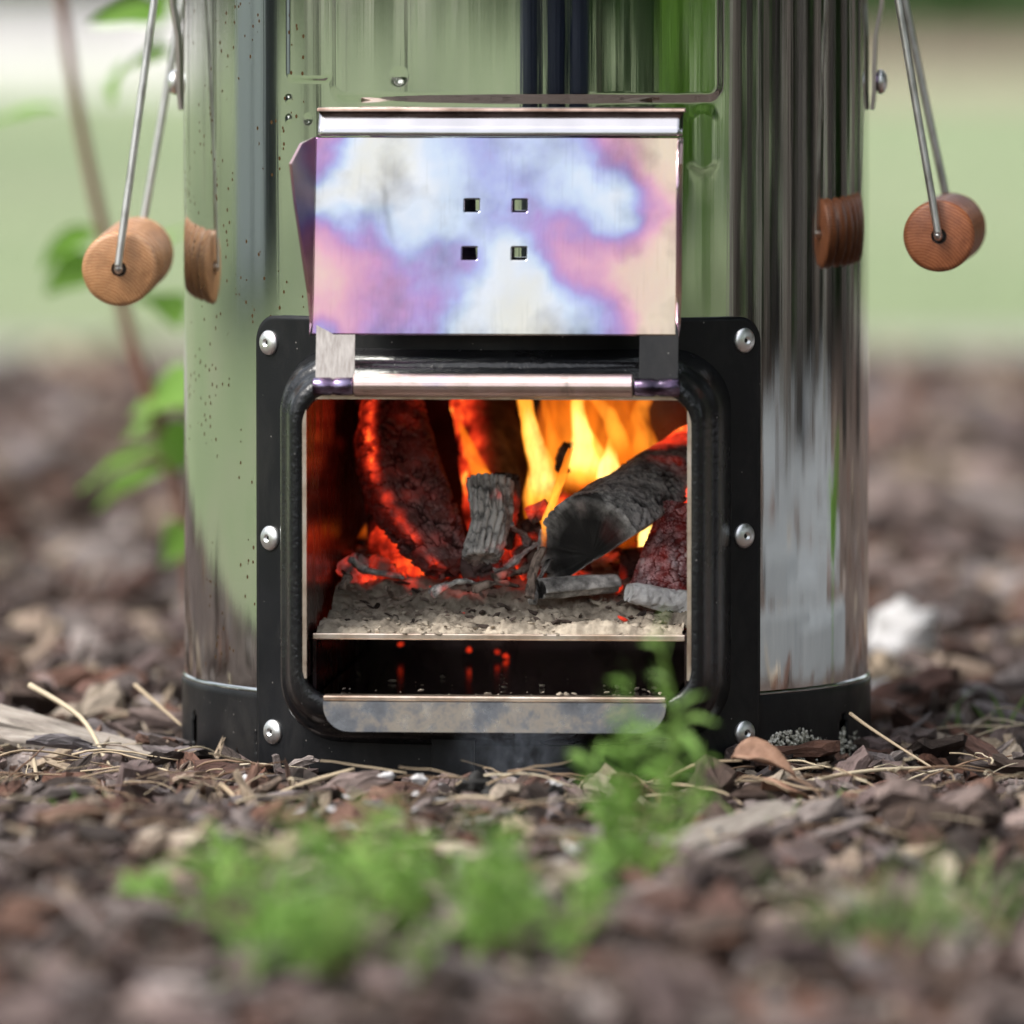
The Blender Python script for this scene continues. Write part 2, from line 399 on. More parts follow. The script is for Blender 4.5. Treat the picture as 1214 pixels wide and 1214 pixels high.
M['sheddark'] = mat('dark shed door', (.02, .022, .035), .5)
M['roof'] = mat('shed roof felt', (.08, .08, .085), .8)
M['navy'] = mat('navy stand-in', (.012, .018, .045), .45)  # colour of the dark clothes mirrored in the shell

# ================================================================ THE SETTING
def flat(name, pts, z, material, label=None):
    mb = MB(); mb.add([(x, y, z) for x, y in pts], [tuple(range(len(pts)))]); o = mb.build(name, material)
    return tag(o, label, None, None, 'structure')
flat('lawn', [(-600, -600), (600, -600), (600, 900), (-600, 900)], -.012, M['lawn'], 'pale green lawn stretching behind the stove')
flat('driveway', [(-90, 29), (-.5, 30), (-.2, 40), (-.2, 260), (-90, 260)], -.008, M['gravel'], 'pale gravel drive far behind on the left')
flat('bare_earth', [(.8, 25), (60, 24), (60, 48), (.8, 48)], -.004, M['earth'], 'strip of bare brown earth before the hedge')
m = mat('worn dirt', (.3, .27, .24), .95); t = NT(m); t.col(t.ramp(t.noise(t.coords(), 6, 7, .7), [(.3, (.2, .185, .165)), (.5, (.29, .27, .24)), (.7, (.32, .34, .24))]))
flat('worn_dirt', [(-1.2, 2.9), (4.2, 3.0), (5.0, 4.55), (1.0, 4.75), (-.2, 4.5), (-1.3, 4.7)], -.009, m, 'thin worn turf and dirt between the mulch and the lawn')
# mulch bed, gently uneven
EDGE = [(-.42, 3.75), (-.58, 3.0), (-.77, 2.15), (-1.15, .85), (-.98, .1), (-1.1, -.7), (-1.5, -2.2), (-.9, -4.3), (1.2, -4.6), (2.2, -2.6), (4.5, -1.2), (7.5, 0), (7.5, 3.6), (3, 3.9)]
def in_bed(x, y):
    c = False; n = len(EDGE)
    for i in range(n):
        x1, y1 = EDGE[i]; x2, y2 = EDGE[(i + 1) % n]
        if (y1 > y) != (y2 > y) and x < (x2 - x1) * (y - y1) / (y2 - y1) + x1: c = not c
    return c
def gz(x, y):
    z = .008 * noise.noise(Vector((x * 4, y * 4, 0))) + .006 * noise.noise(Vector((x * 13, y * 13, 3)))
    r = math.hypot(x, y)
    if r < .45: z *= sst(.12, .45, r)
    return z - .004
def build_bed():
    mb = MB(); idx = {}
    xs = [-1.6 + .05 * i for i in range(24)] + [-.4 + .02 * i for i in range(41)] + [.45 + .06 * i for i in range(30)] + [2.3 + .3 * i for i in range(18)]
    ys = [-4.6 + .2 * i for i in range(17)] + [-1.2 + .025 * i for i in range(64)] + [.4 + .06 * i for i in range(25)] + [1.95 + .12 * i for i in range(17)]
    vs = []; fs = []
    for j, y in enumerate(ys):
        for i, x in enumerate(xs):
            wob = .05 * noise.noise(Vector((x * 6, y * 6, 9)))
            vs.append((x, y, gz(x, y)))
    nx = len(xs)
    for j in range(len(ys) - 1):
        for i in range(nx - 1):
            cx, cy = (xs[i] + xs[i + 1]) / 2, (ys[j] + ys[j + 1]) / 2
            if in_bed(cx + .04 * noise.noise(Vector((cx * 5, cy * 5, 1))), cy + (.06 + .75 * sst(2.6, 3.6, cy)) * noise.noise(Vector((cx * 4, cy * 3, 4)))):
                fs.append((j * nx + i, j * nx + i + 1, (j + 1) * nx + i + 1, (j + 1) * nx + i))
    used = sorted({k for f in fs for k in f}); mp = {k: n for n, k in enumerate(used)}
    mb.add([vs[k] for k in used], [tuple(mp[k] for k in f) for f in fs])
    tag(mb.build('mulch_bed', M['soil'], smooth=True), 'brown mulch bed the stove stands on', None, None, 'structure')
build_bed()

# ================================================================ THE STOVE
RB = .150
stove = empty('wood_stove'); stove.rotation_euler.z = YAW
tag(stove, 'polished steel cylindrical wood stove with open black-framed firebox and two wooden handles', 'stove')
def cyl(a, r, z): return Vector((r * math.sin(a), -r * math.cos(a), z))
ZB = .0345
Z_OUT_T, Z_OUT_B = loc(590, 414, -.15).z, loc(590, 884, -.15).z
YF = -.176
Z_IN_T, Z_IN_B = loc(590, 468, YF).z, loc(590, 829, YF).z

def emboss(a, z):
    """raised panels and stamped dimples pressed in the sheet, one ripple shaped as a reflection, top of the shell"""
    x = a * RB
    def px(p, y=60): return math.asin(max(-1, min(1, (p - 624) / 406))) * RB - YAW * RB * -1 * -1
    h = 0.0
    def rrect(x0, x1, z0, z1, r, soft):
        cx, cz = (x0 + x1) / 2, (z0 + z1) / 2
        dx, dz = abs(x - cx) - (x1 - x0) / 2 + r, abs(z - cz) - (z1 - z0) / 2 + r
        d = math.hypot(max(dx, 0), max(dz, 0)) + min(max(dx, dz), 0) - r
        return 1 - sst(-soft, soft, d)
    h += .00032 * rrect(PX(398), PX(849), PZ(117), .46, .006, .0022)
    h += .0004 * rrect(PX(345), PX(394), PZ(95), .46, .003, .0013)
    h += .00012 * rrect(PX(812), PX(846), PZ(206), PZ(128), .007, .003)  # faint ripple imitating a distorted reflection, not a pressed panel
    for (qx, qy, r, s) in ((476, 91, .0042, -1), (345, 119, .002, 1), (345, 143, .002, 1), (368, 142, .0026, -1)):
        d = math.hypot(x - PX(qx), z - PZ(qy)); h += s * .0002 * (1 - sst(0, r, d))
    return h
def PX(p): return (math.asin(max(-1, min(1, (p - 624) / 414.0))) - YAW) * RB   # arc position
def PZ(p): return loc(600, p, -.14).z

def build_body():
    A = []
    a = -180.0
    while a < 180: A.append(a); a += (.3 if -66 <= a < 66 else 2.0)
    A = [R(x) for x in A]
    Z = [ZB + .0115 * i for i in range(1, 20)]; Z = [ZB] + Z
    zz = Z[-1] + .0008
    Z = [z for z in Z if z < .258]; zz = .258
    while zz < .34: Z.append(zz); zz += .0008
    Z += [.36, .40, .45, .5]
    n = len(A); vs = []; fs = []
    for z in Z:
        for a in A:
            r = RB + .00001 * math.sin(a * 31 + 1) + .000012 * math.sin(a * 17 + z * 3) + .00003 * math.sin(a * 9)
            if z > .25 and abs(a) < R(70): r += emboss(a, z)
            vs.append(cyl(a, r, z))
    for j in range(len(Z) - 1):
        zc = (Z[j] + Z[j + 1]) / 2
        for i in range(n):
            i2 = (i + 1) % n
            ac = A[i] + R(.1)
            if abs(ac) < R(36) and Z_OUT_B + .004 < zc < Z_OUT_T - .006: continue
            fs.append((j * n + i, j * n + i2, (j + 1) * n + i2, (j + 1) * n + i))
    base = len(vs); top = (len(Z) - 1) * n
    fs.append(tuple(top + k for k in range(n)))
    mb = MB(); mb.add(vs, fs); return mb.build('body', M['mirror'], stove, smooth=True)
body = build_body()
# beaded lower edge of the shell, then the black base band with its oval slots
mb = MB(); n = 180
def ring(mb, prof, n=240):
    vs = []; fs = []
    for r, z in prof:
        for k in range(n): vs.append(cyl(2 * math.pi * k / n, r, z))
    for i in range(len(prof) - 1):
        for k in range(n):
            k2 = (k + 1) % n; fs.append((i * n + k, i * n + k2, (i + 1) * n + k2, (i + 1) * n + k))
    mb.add(vs, fs)
ring(mb, [(RB - .001, .0335), (RB + .0006, .0338), (RB + .0011, .0345), (RB + .0006, .0353), (RB - .0003, .036)])
mb.build('shell_bead', M['mirror'], stove, smooth=True)
def build_band():
    mb = MB(); A = [R(-180 + .75 * i) for i in range(480)]; Z = [0, .002] + [.003 + .001 * i for i in range(22)] + [.027, .031, .0335, .0342]
    n = len(A); vs = []; fs = []
    slots = [R(-68), R(-44), R(69), R(38), R(110), R(-110)]
    for j, z in enumerate(Z):
        for a in A: vs.append(cyl(a, RB + .0012 - (.0006 if j == len(Z) - 1 else 0), z))
    for j in range(len(Z) - 1):
        zc = (Z[j] + Z[j + 1]) / 2
        for i in range(n):
            i2 = (i + 1) % n; ac = A[i] + R(.37); hole = False
            for s in slots:
                u = (ac - s) * RB; wv = zc - .0125
                if (u / .0042) ** 2 + ((wv) / .0095) ** 2 < 1: hole = True
            if not hole: fs.append((j * n + i, j * n + i2, (j + 1) * n + i2, (j + 1) * n + i))
    mb.add(vs, fs); o = mb.build('base_band', M['band'], stove, smooth=True)
    s = o.modifiers.new('thick', 'SOLIDIFY'); s.thickness = .0012; s.offset = -1
build_band()
mb = MB(); ring(mb, [(RB - .006, .001), (RB - .006, .034)], 96); mb.build('inner_liner', M['dark'], stove)

# flange: curved plate with rounded corners, open in the middle
HA = 44.4
ZT_F = loc(870, 375, -.112).z
def build_flange():
    rr = RB + .0016; W = R(HA) * rr; z0, z1 = .0015, ZT_F; rc = .0115
    A = [-W + 2 * W * i / 140 for i in range(141)]; Z = [z0 + (z1 - z0) * j / 110 for j in range(111)]
    vs = []; fs = []
    for z in Z:
        for s in A:
            x, zz = s, z
            # round the two upper corners by pulling the corner vertices to the arc
            dx, dz = abs(x) - (W - rc), zz - (z1 - rc)
            if dx > 0 and dz > 0:
                m_ = max(dx, dz); l_ = math.hypot(dx, dz)
                if l_ > 0: k = m_ / l_; dx, dz = dx * k, dz * k
                x = math.copysign(W - rc + dx, x); zz = z1 - rc + dz
            vs.append(cyl(x / rr, rr, zz))
    n = len(A)
    for j in range(110):
        zc = (Z[j] + Z[j + 1]) / 2
        for i in range(140):
            xs = rr * math.sin((A[i] + A[i + 1]) / 2 / rr)
            if abs(xs) < .086 and Z_OUT_B + .009 < zc < Z_OUT_T - .011: continue
            fs.append((j * n + i, j * n + i + 1, (j + 1) * n + i + 1, (j + 1) * n + i))
    mb = MB(); mb.add(vs, fs); o = mb.build('frame_plate', M['black'], stove, smooth=True)
    s = o.modifiers.new('thick', 'SOLIDIFY'); s.thickness = .0022; s.offset = 1
build_flange()

def rounded(hx, z0, z1, rc, k=10, m=14):
    """closed outline (x, z) with outward normals order, starting bottom middle, counter-clockwise seen from the front"""
    pts = []
    def seg(a, b, n):
        for i in range(n): pts.append((a[0] + (b[0] - a[0]) * i / n, a[1] + (b[1] - a[1]) * i / n))
    def arc(cx, cz, a0):
        for i in range(k): a = R(a0 + 90 * i / k); pts.append((cx + rc * math.cos(a), cz + rc * math.sin(a)))
    seg((-hx + rc, z0), (hx - rc, z0), m); arc(hx - rc, z0 + rc, -90)
    seg((hx, z0 + rc), (hx, z1 - rc), m); arc(hx - rc, z1 - rc, 0)
    seg((hx - rc, z1), (-hx + rc, z1), m); arc(-hx + rc, z1 - rc, 90)
    seg((-hx, z1 - rc), (-hx, z0 + rc), m); arc(-hx + rc, z0 + rc, 180)
    return pts
def build_collar():
    # profile: (fraction of the way from outer to inner outline, depth fraction from plate to front)
    P = [(-.03, -.02), (.02, .05), (.06, .22), (.12, .45), (.2, .62), (.27, .69), (.34, .70), (.42, .73), (.5, .86), (.58, .95), (.66, .99), (.78, 1.0), (.9, 1.0), (.97, .985), (1.0, .95), (1.01, .85)]
    hxo, hxi = .0955, .0812
    vs = []; fs = []; n = None
    for f, g in P:
        hx = hxo + (hxi - hxo) * f; zt = Z_OUT_T + (Z_IN_T - Z_OUT_T) * f; zb = Z_OUT_B + (Z_IN_B - Z_OUT_B) * f
        out = rounded(hx, zb, zt, .026 - .013 * f); n = len(out)
        for x, z in out:
            ys = -math.sqrt((RB + .003) ** 2 - min(abs(x), .1) ** 2)
            vs.append((x, ys + (YF - ys) * g, z))
    for i in range(len(P) - 1):
        for k in range(n):
            k2 = (k + 1) % n; fs.append((i * n + k, i * n + k2, (i + 1) * n + k2, (i + 1) * n + k))
    mb = MB(); mb.add(vs, fs); mb.build('collar', M['enamel'], stove, smooth=True)
build_collar()

# liner of the firebox: sides and roof as one bent sheet with a bright front edge
LX, LT, LB = .0798, loc(590, 474, YF).z, loc(590, 806, YF).z
def u_path(hx, zt, zb, rc=.004):
    p = [(-hx, zb), (-hx, (zb + zt) / 2), (-hx, zt - rc)]
    for i in range(1, 6): a = R(180 - 90 * i / 5); p.append((-hx + rc + rc * math.cos(a), zt - rc + rc * math.sin(a)))
    p += [(0, zt), (hx - rc, zt)]
    for i in range(1, 6): a = R(90 - 90 * i / 5); p.append((hx - rc + rc * math.cos(a), zt - rc + rc * math.sin(a)))
    return p + [(hx, (zb + zt) / 2), (hx, zb)]
def bent(y0, y1, th, name, material, zb=LB):
    a = u_path(LX, LT, zb); b = u_path(LX + th, LT + th, zb); vs = []; fs = []; n = len(a)
    for pth, y in ((a, y0), (b, y0), (b, y1), (a, y1)):
        vs += [(x, y, z) for x, z in pth]
    for q in range(4):
        q2 = (q + 1) % 4
        for k in range(n - 1): fs.append((q * n + k, q * n + k + 1, q2 * n + k + 1, q2 * n + k))
    for e in (0, n - 1): fs.append(tuple(q * n + e for q in range(4)))
    mb = MB(); mb.add(vs, fs); return mb.build(name, material, stove)
bent(YF + .001, YF + .0035, .0019, 'rim_edge', M['rim'])
BACK = .085
bent(YF + .0035, BACK, .0019, 'firebox_wall', M['soot'])
mb = MB(); mb.box((0, BACK + .0022, .10), (.165, .004, .15)); mb.build('firebox_back', M['soot'], stove)
# grate shelf that carries the ash, with its bright front edge
g0 = loc(590, 754, YF + .014).z
mb = MB(); mb.box((0, (YF + .016 + BACK) / 2, g0 - .001), (.157, BACK - YF - .017, .002)); mb.build('grate', M['soot'], stove)
mb = MB(); mb.box((0, YF + .0135, g0 - .0004), (.157, .0028, .0026)); mb.build('grate_edge', M['rim'], stove, bevel=.0004)
# ash tray below: dark mirror floor, bright folded edge and hanging front lip with round lower corners
t0 = loc(586, 826, YF - .004).z
mb = MB(); mb.box((-.001, (YF + BACK) / 2, t0 - .0015), (.150, BACK - YF - .001, .0015)); mb.build('tray_floor', M['trayfloor'], stove)
for s in (-1, 1):
    mb = MB(); mb.box((s * .0785, (YF + .02 + BACK) / 2, (t0 + g0) / 2 - .002), (.0016, BACK - YF - .024, g0 - t0 - .002)); mb.build('tray_side', M['soot'], stove)
xl, xr = loc(384, 830, YF - .005).x, loc(790, 830, YF - .005).x
mb = MB(); mb.box(((xl + xr) / 2, YF - .0035, t0 - .0007), (xr - xl, .009, .0022)); mb.build('tray_edge', M['rim'], stove, bevel=.0006)
zb_ = loc(586, 868, YF - .008).z
mb = MB(); rc = .011; out = [(xl, t0 - .002), (xl, zb_ + rc)]
for i in range(1, 8): a = R(180 + 90 * i / 8); out.append((xl + rc + rc * math.cos(a), zb_ + rc + rc * math.sin(a)))
out.append((xl + rc, zb_)); out.append((xr - rc, zb_))
for i in range(1, 8): a = R(270 + 90 * i / 8); out.append((xr - rc + rc * math.cos(a), zb_ + rc + rc * math.sin(a)))
out += [(xr, zb_ + rc), (xr, t0 - .002)]
n = len(out)
vs = [(x, YF - .0085 - (t0 - z) * .12, z) for x, z in out] + [(x, YF - .007 - (t0 - z) * .12, z) for x, z in out]
mb.add(vs, [tuple(range(n)), tuple(range(n, 2 * n))[::-1]] + [(k, k + n, (k + 1) % n + n, (k + 1) % n) for k in range(n)])
mb.build('tray_lip', M['tray'], stove)
mb = MB(); p = loc(537, 900, YF + .012); mb.box((p.x, YF + .012, .017), (.018, .002, .036)); mb.build('prop_plate', M['black'], stove, bevel=.0004)

# hinge: copper tube, two dark knuckles, two straps
zh = loc(590, 457, YF - .008).z; yh = YF - .008
def hx_(px, py=457): return loc(px, py, yh).x
mb = MB(); xa, xb = hx_(420), hx_(750)
vs = []; lathe(mb, [(.0046, 0), (.0049, .0003), (.0049, xb - xa - .0003), (.0046, xb - xa)], (xa, yh, zh), (1, 0, 0), 20); mb.build('hinge_tube', M['copper'], stove, smooth=False, bevel=0)
for p0, p1, k in ((371, 419, 0), (752, 806, 1)):
    mb = MB(); x0, x1 = hx_(p0), hx_(p1); L = x1 - x0
    lathe(mb, [(.0034, 0), (.0038, .0005), (.0038, L * .42), (.0032, L * .5), (.0038, L * .58), (.0038, L - .0005), (.0034, L)], (x0, yh, zh - .0006), (1, 0, 0), 20)
    mb.build('hinge_knuckle', M['temper'], stove, smooth=True)
LEAN = R(12)
lid_up = Vector((0, math.sin(LEAN), math.cos(LEAN))); lid_n = Vector((0, -math.cos(LEAN), math.sin(LEAN)))
H0 = Vector((0, yh + .003, zh))
def lp(x, s, d=0): return H0 + Vector((x, 0, 0)) + lid_up * s + lid_n * d
s_b = (loc(590, 398, yh).z - zh) / math.cos(LEAN); s_t = (loc(590, 163, yh + .02).z - zh) / math.cos(LEAN)
lx0, lx1 = loc(373, 280, yh + .02).x, loc(804, 280, yh + .02).x
for p0, p1, mt in ((373, 419, 'strap'), (757, 803, 'black')):
    x0, x1 = hx_(p0, 430), hx_(p1, 430); mb = MB()
    q = [lp(x0, .002), lp(x1, .002), lp(x1, s_b + .004), lp(x0, s_b + .004)]
    mb.add(q + [p - lid_n * .0014 for p in q], [(0, 1, 2, 3), (7, 6, 5, 4), (0, 4, 5, 1), (1, 5, 6, 2), (2, 6, 7, 3), (3, 7, 4, 0)])
    mb.build('hinge_strap', M[mt], stove)

# the lid panel, heat-tinted: temper colours and painted white reflections laid out over the sheet, four square vents left open
# how hot each spot of the sheet got (0 straw/peach ... 1 silvered, partly painted reflection), read into the tempering colours of steel
TEMPER_SHEEN = [(390, 180, .2, 22), (425, 205, .98, 38), (470, 225, .9, 38), (520, 195, .68, 32), (600, 185, .6, 40), (670, 190, .76, 40), (730, 175, .2, 35), (790, 190, .05, 34), (722, 225, .97, 30), (738, 262, .9, 24), (690, 225, .76, 25), (772, 250, .5, 20), (755, 310, .2, 32), (795, 290, .06, 30),
        (775, 360, .1, 40), (640, 262, .5, 32), (682, 285, .43, 30), (590, 265, .6, 25), (500, 275, .74, 34), (440, 255, .36, 20), (412, 265, .7, 16), (390, 300, .24, 24), (392, 350, .26, 28), (440, 315, .42, 28), (480, 325, .44, 30), (465, 370, .5, 30), (530, 350, .57, 26), (550, 315, .47, 22),
        (602, 305, .93, 20), (600, 380, .98, 34), (640, 355, .93, 28), (588, 335, .8, 24), (682, 318, .22, 26), (690, 372, .76, 30), (725, 388, .58, 20), (560, 388, .76, 22), (510, 235, .8, 24), (555, 240, .7, 24), (385, 392, .62, 10)]
SCALE = [(0, (1, .80, .56)), (.14, (1, .70, .54)), (.28, (.96, .48, .58)), (.42, (.72, .34, .58)), (.53, (.52, .34, .70)), (.63, (.52, .56, .90)), (.75, (.74, .85, .98)), (.85, (.93, .96, .98)), (1.0, (1, .96, .82)), (1.2, (.9, .8, .6))]
def temper(tv):
    tv = max(0, min(1.19, tv))
    for (p0, c0), (p1, c1) in zip(SCALE, SCALE[1:]):
        if tv <= p1:
            f = (tv - p0) / (p1 - p0); return [c0[i] + (c1[i] - c0[i]) * f for i in range(3)]
def tint(x, s):
    w3 = ST @ lp(x, s); d = w3 - CAM; px = 607 + d.dot(Vector((1, 0, 0))) / d.dot(F) * FPX; py = 607 - d.dot(U) / d.dot(F) * FPX
    wx = px + 13 * fbm(Vector((px * .02, py * .02, 1)), 3); wy = py + 13 * fbm(Vector((px * .02, py * .02, 5)), 3)
    tw = 1e-6; tv = 0
    for bx, by, bt, br in TEMPER_SHEEN:
        wgt = math.exp(-((wx - bx) ** 2 + (wy - by) ** 2) / (1.9 * br * br)) + 1e-6
        tw += wgt; tv += bt * wgt
    tv = tv / tw; tv = .5 + (tv - .5) * 1.18 +   .07 * fbm(Vector((px * .022, py * .022, 9)), 3) + .014 * fbm(Vector((px * .12, py * .1, 3)), 3) + .22 * (1 - 2 * abs(.5 - tv / tw)) * 0
    c = temper(tv)
    soot = max(0, fbm(Vector((px * .014, py * .014, 14)), 5)) * .45 + .3 * (1 - sst(0, 14, 397 - py)) * max(0, .3 + fbm(Vector((px * .06, 0, 2)), 3))
    scr = .06 * sst(.35, .5, noise.noise(Vector((px * .5, py * .012, 4))))
    g = .53 * (1 - min(.6, soot)) * (1 - scr)
    if 300 < px < 830: g *= 1 - .3 * math.exp(-((px - 452 - (py - 215) * .18 - 5 * noise.noise(Vector((py * .05, 0, 0)))) / 4.5) ** 2) * sst(205, 230, py) * (1 - sst(265, 300, py))
    return tuple(max(.02, q) * g for q in c)
zlip = loc(590, 131, yh + .026).z
def build_lid():
    mb = MB()
    nx, ny = 220, 124; vs = []; fs = []; cs = []
    for j in range(ny + 1):
        s = s_b + (s_t - s_b) * j / ny
        for i in range(nx + 1):
            x = lx0 + (lx1 - lx0) * i / nx
            wv = .0004 * noise.noise(Vector((x * 40, s * 40, 2)))
            vs.append(lp(x, s, wv)); cs.append(tint(x, s))
    holes = []
    for hx, hy in ((559, 243), (617, 243), (557, 300), (616, 300)):
        p = loc(hx, hy, yh + .02); holes.append((p.x, (p.z - zh) / math.cos(LEAN)))
    for j in range(ny):
        for i in range(nx):
            x = lx0 + (lx1 - lx0) * (i + .5) / nx; s = s_b + (s_t - s_b) * (j + .5) / ny
            if any(abs(x - a) < .0031 and abs(s - b) < .0027 for a, b in holes): continue
            k = j * (nx + 1) + i; fs.append((k, k + 1, k + nx + 2, k + nx + 1))
    mb = MB(); mb.add(vs, fs, 0, cs); o = mb.build('door_panel', M['lid'], stove, smooth=True)
    so = o.modifiers.new('thick', 'SOLIDIFY'); so.thickness = .0012; so.offset = -1
    # side wings bent forward from the panel, tapering to the bottom; top lip bent forward
    for sgn, xe, fl in ((-1, lx0, R(15)), (1, lx1, R(2))):
        pr = [(.0, 0), (.06, .0), (.2, .004), (.62, .022), (.80, .028), (.93, .016), (1.0, .0)]
        q = []; c = []
        rows = []
        for f, d in pr: rows.append((f, d))
        vs = []; fs = []
        for f, d in rows:
            s = s_b + (s_t - s_b) * f
            for e in (0, .5, 1):
                dd = d * e + .0006
                vs.append(lp(xe + sgn * (.0008 + dd * math.sin(fl)), s, dd * math.cos(fl)))
                n1 = noise.noise(Vector((s * 60, e * 2, 3)))
                c.append((.9 + .1 * n1, .6 + .1 * n1, .62 - .2 * n1) if not (.45 < f < .7) else (.55, .38, .66))
        for r_ in range(len(rows) - 1):
            for e in range(2): k = r_ * 3 + e; fs.append((k, k + 1, k + 4, k + 3))
        mb = MB(); mb.add(vs, fs, 0, c); w_ = mb.build('door_wing', M['lid'], stove); so = w_.modifiers.new('thick', 'SOLIDIFY'); so.thickness = .0012
    # top band of the sheet, bent back, with a rolled hem standing forward over it
    back = R(26); D_ = (zlip - lp(0, s_t).z) / math.cos(LEAN + back); nx = 60; vs = []; fs = []; cs = []
    for e in range(4):
        d = D_ * e / 3
        for i in range(nx + 1):
            x = lx0 + .001 + (lx1 + .0015 - lx0 - .001) * i / nx
            vs.append(lp(x, s_t + .0004 + d * math.cos(back), -d * math.sin(back)))
            n1 = noise.noise(Vector((x * 90, 0, 8))); cs.append((.52 + .06 * n1, .51 + .05 * n1, .53 + .05 * n1))
    for e in range(3):
        for i in range(nx): k = e * (nx + 1) + i; fs.append((k, k + 1, k + nx + 2, k + nx + 1))
    mb.add(vs, fs, 0, cs); o = mb.build('door_lip', M['lid'], stove, smooth=True); so = o.modifiers.new('thick', 'SOLIDIFY'); so.thickness = .0012; so.offset = 1
    mb = MB(); q0 = lp(0, s_t + .0004 + D_ * math.cos(back), -D_ * math.sin(back)); vs = []
    for x in (lx0 + .0002, lx1 + .0025):
        for dy, dz in ((.0004, -.0012), (.0004, .0008), (-.0050, .0004), (-.0054, -.0010)): vs.append(q0 + Vector((x, dy, dz)))
    mb.add(vs, [(0, 1, 2, 3), (7, 6, 5, 4), (0, 4, 5, 1), (1, 5, 6, 2), (2, 6, 7, 3), (3, 7, 4, 0)]); mb.build('lip_hem', M['hem'], stove, bevel=.0004)
build_lid()

# six socket screws round the plate
def screw():
    mb = MB()
    lathe(mb, [(.0052, 0), (.0053, .0006), (.005, .0014), (.0042, .0023), (.003, .0029), (.0017, .0031), (.0016, .0031), (.0015, .0012), (.0001, .0012)], (0, 0, 0), (0, 0, 1), 24, cap=False)
    return mb.mesh('screw', M['zinc'], True)
scm = screw()
for px, py in ((319, 405), (320, 636), (323, 865), (881, 404), (881, 636), (882, 870)):
    a = 0.6 if px > 624 else -.6
    for _ in range(8): a = math.asin((px - 624) * (3.694 - .153 * math.cos(a)) / FPX / .1535)
    a -= YAW
    z = loc(px, py, -RB * math.cos(a + YAW)).z
    o = bpy.data.objects.new('screw', scm); COL.objects.link(o); o.parent = stove
    o.scale = (1.02, 1.02, .8); o.location = cyl(a, RB + .0037, z); o.rotation_euler = Vector((math.sin(a), -math.cos(a), 0)).to_track_quat('Z', 'Y').to_euler()
    q = MB(); lathe(q, [(.0009, 0), (.0009, .001)], (0, 0, .0008), (0, 0, 1), 6); so = q.build('socket_pit', M['dark'], o)

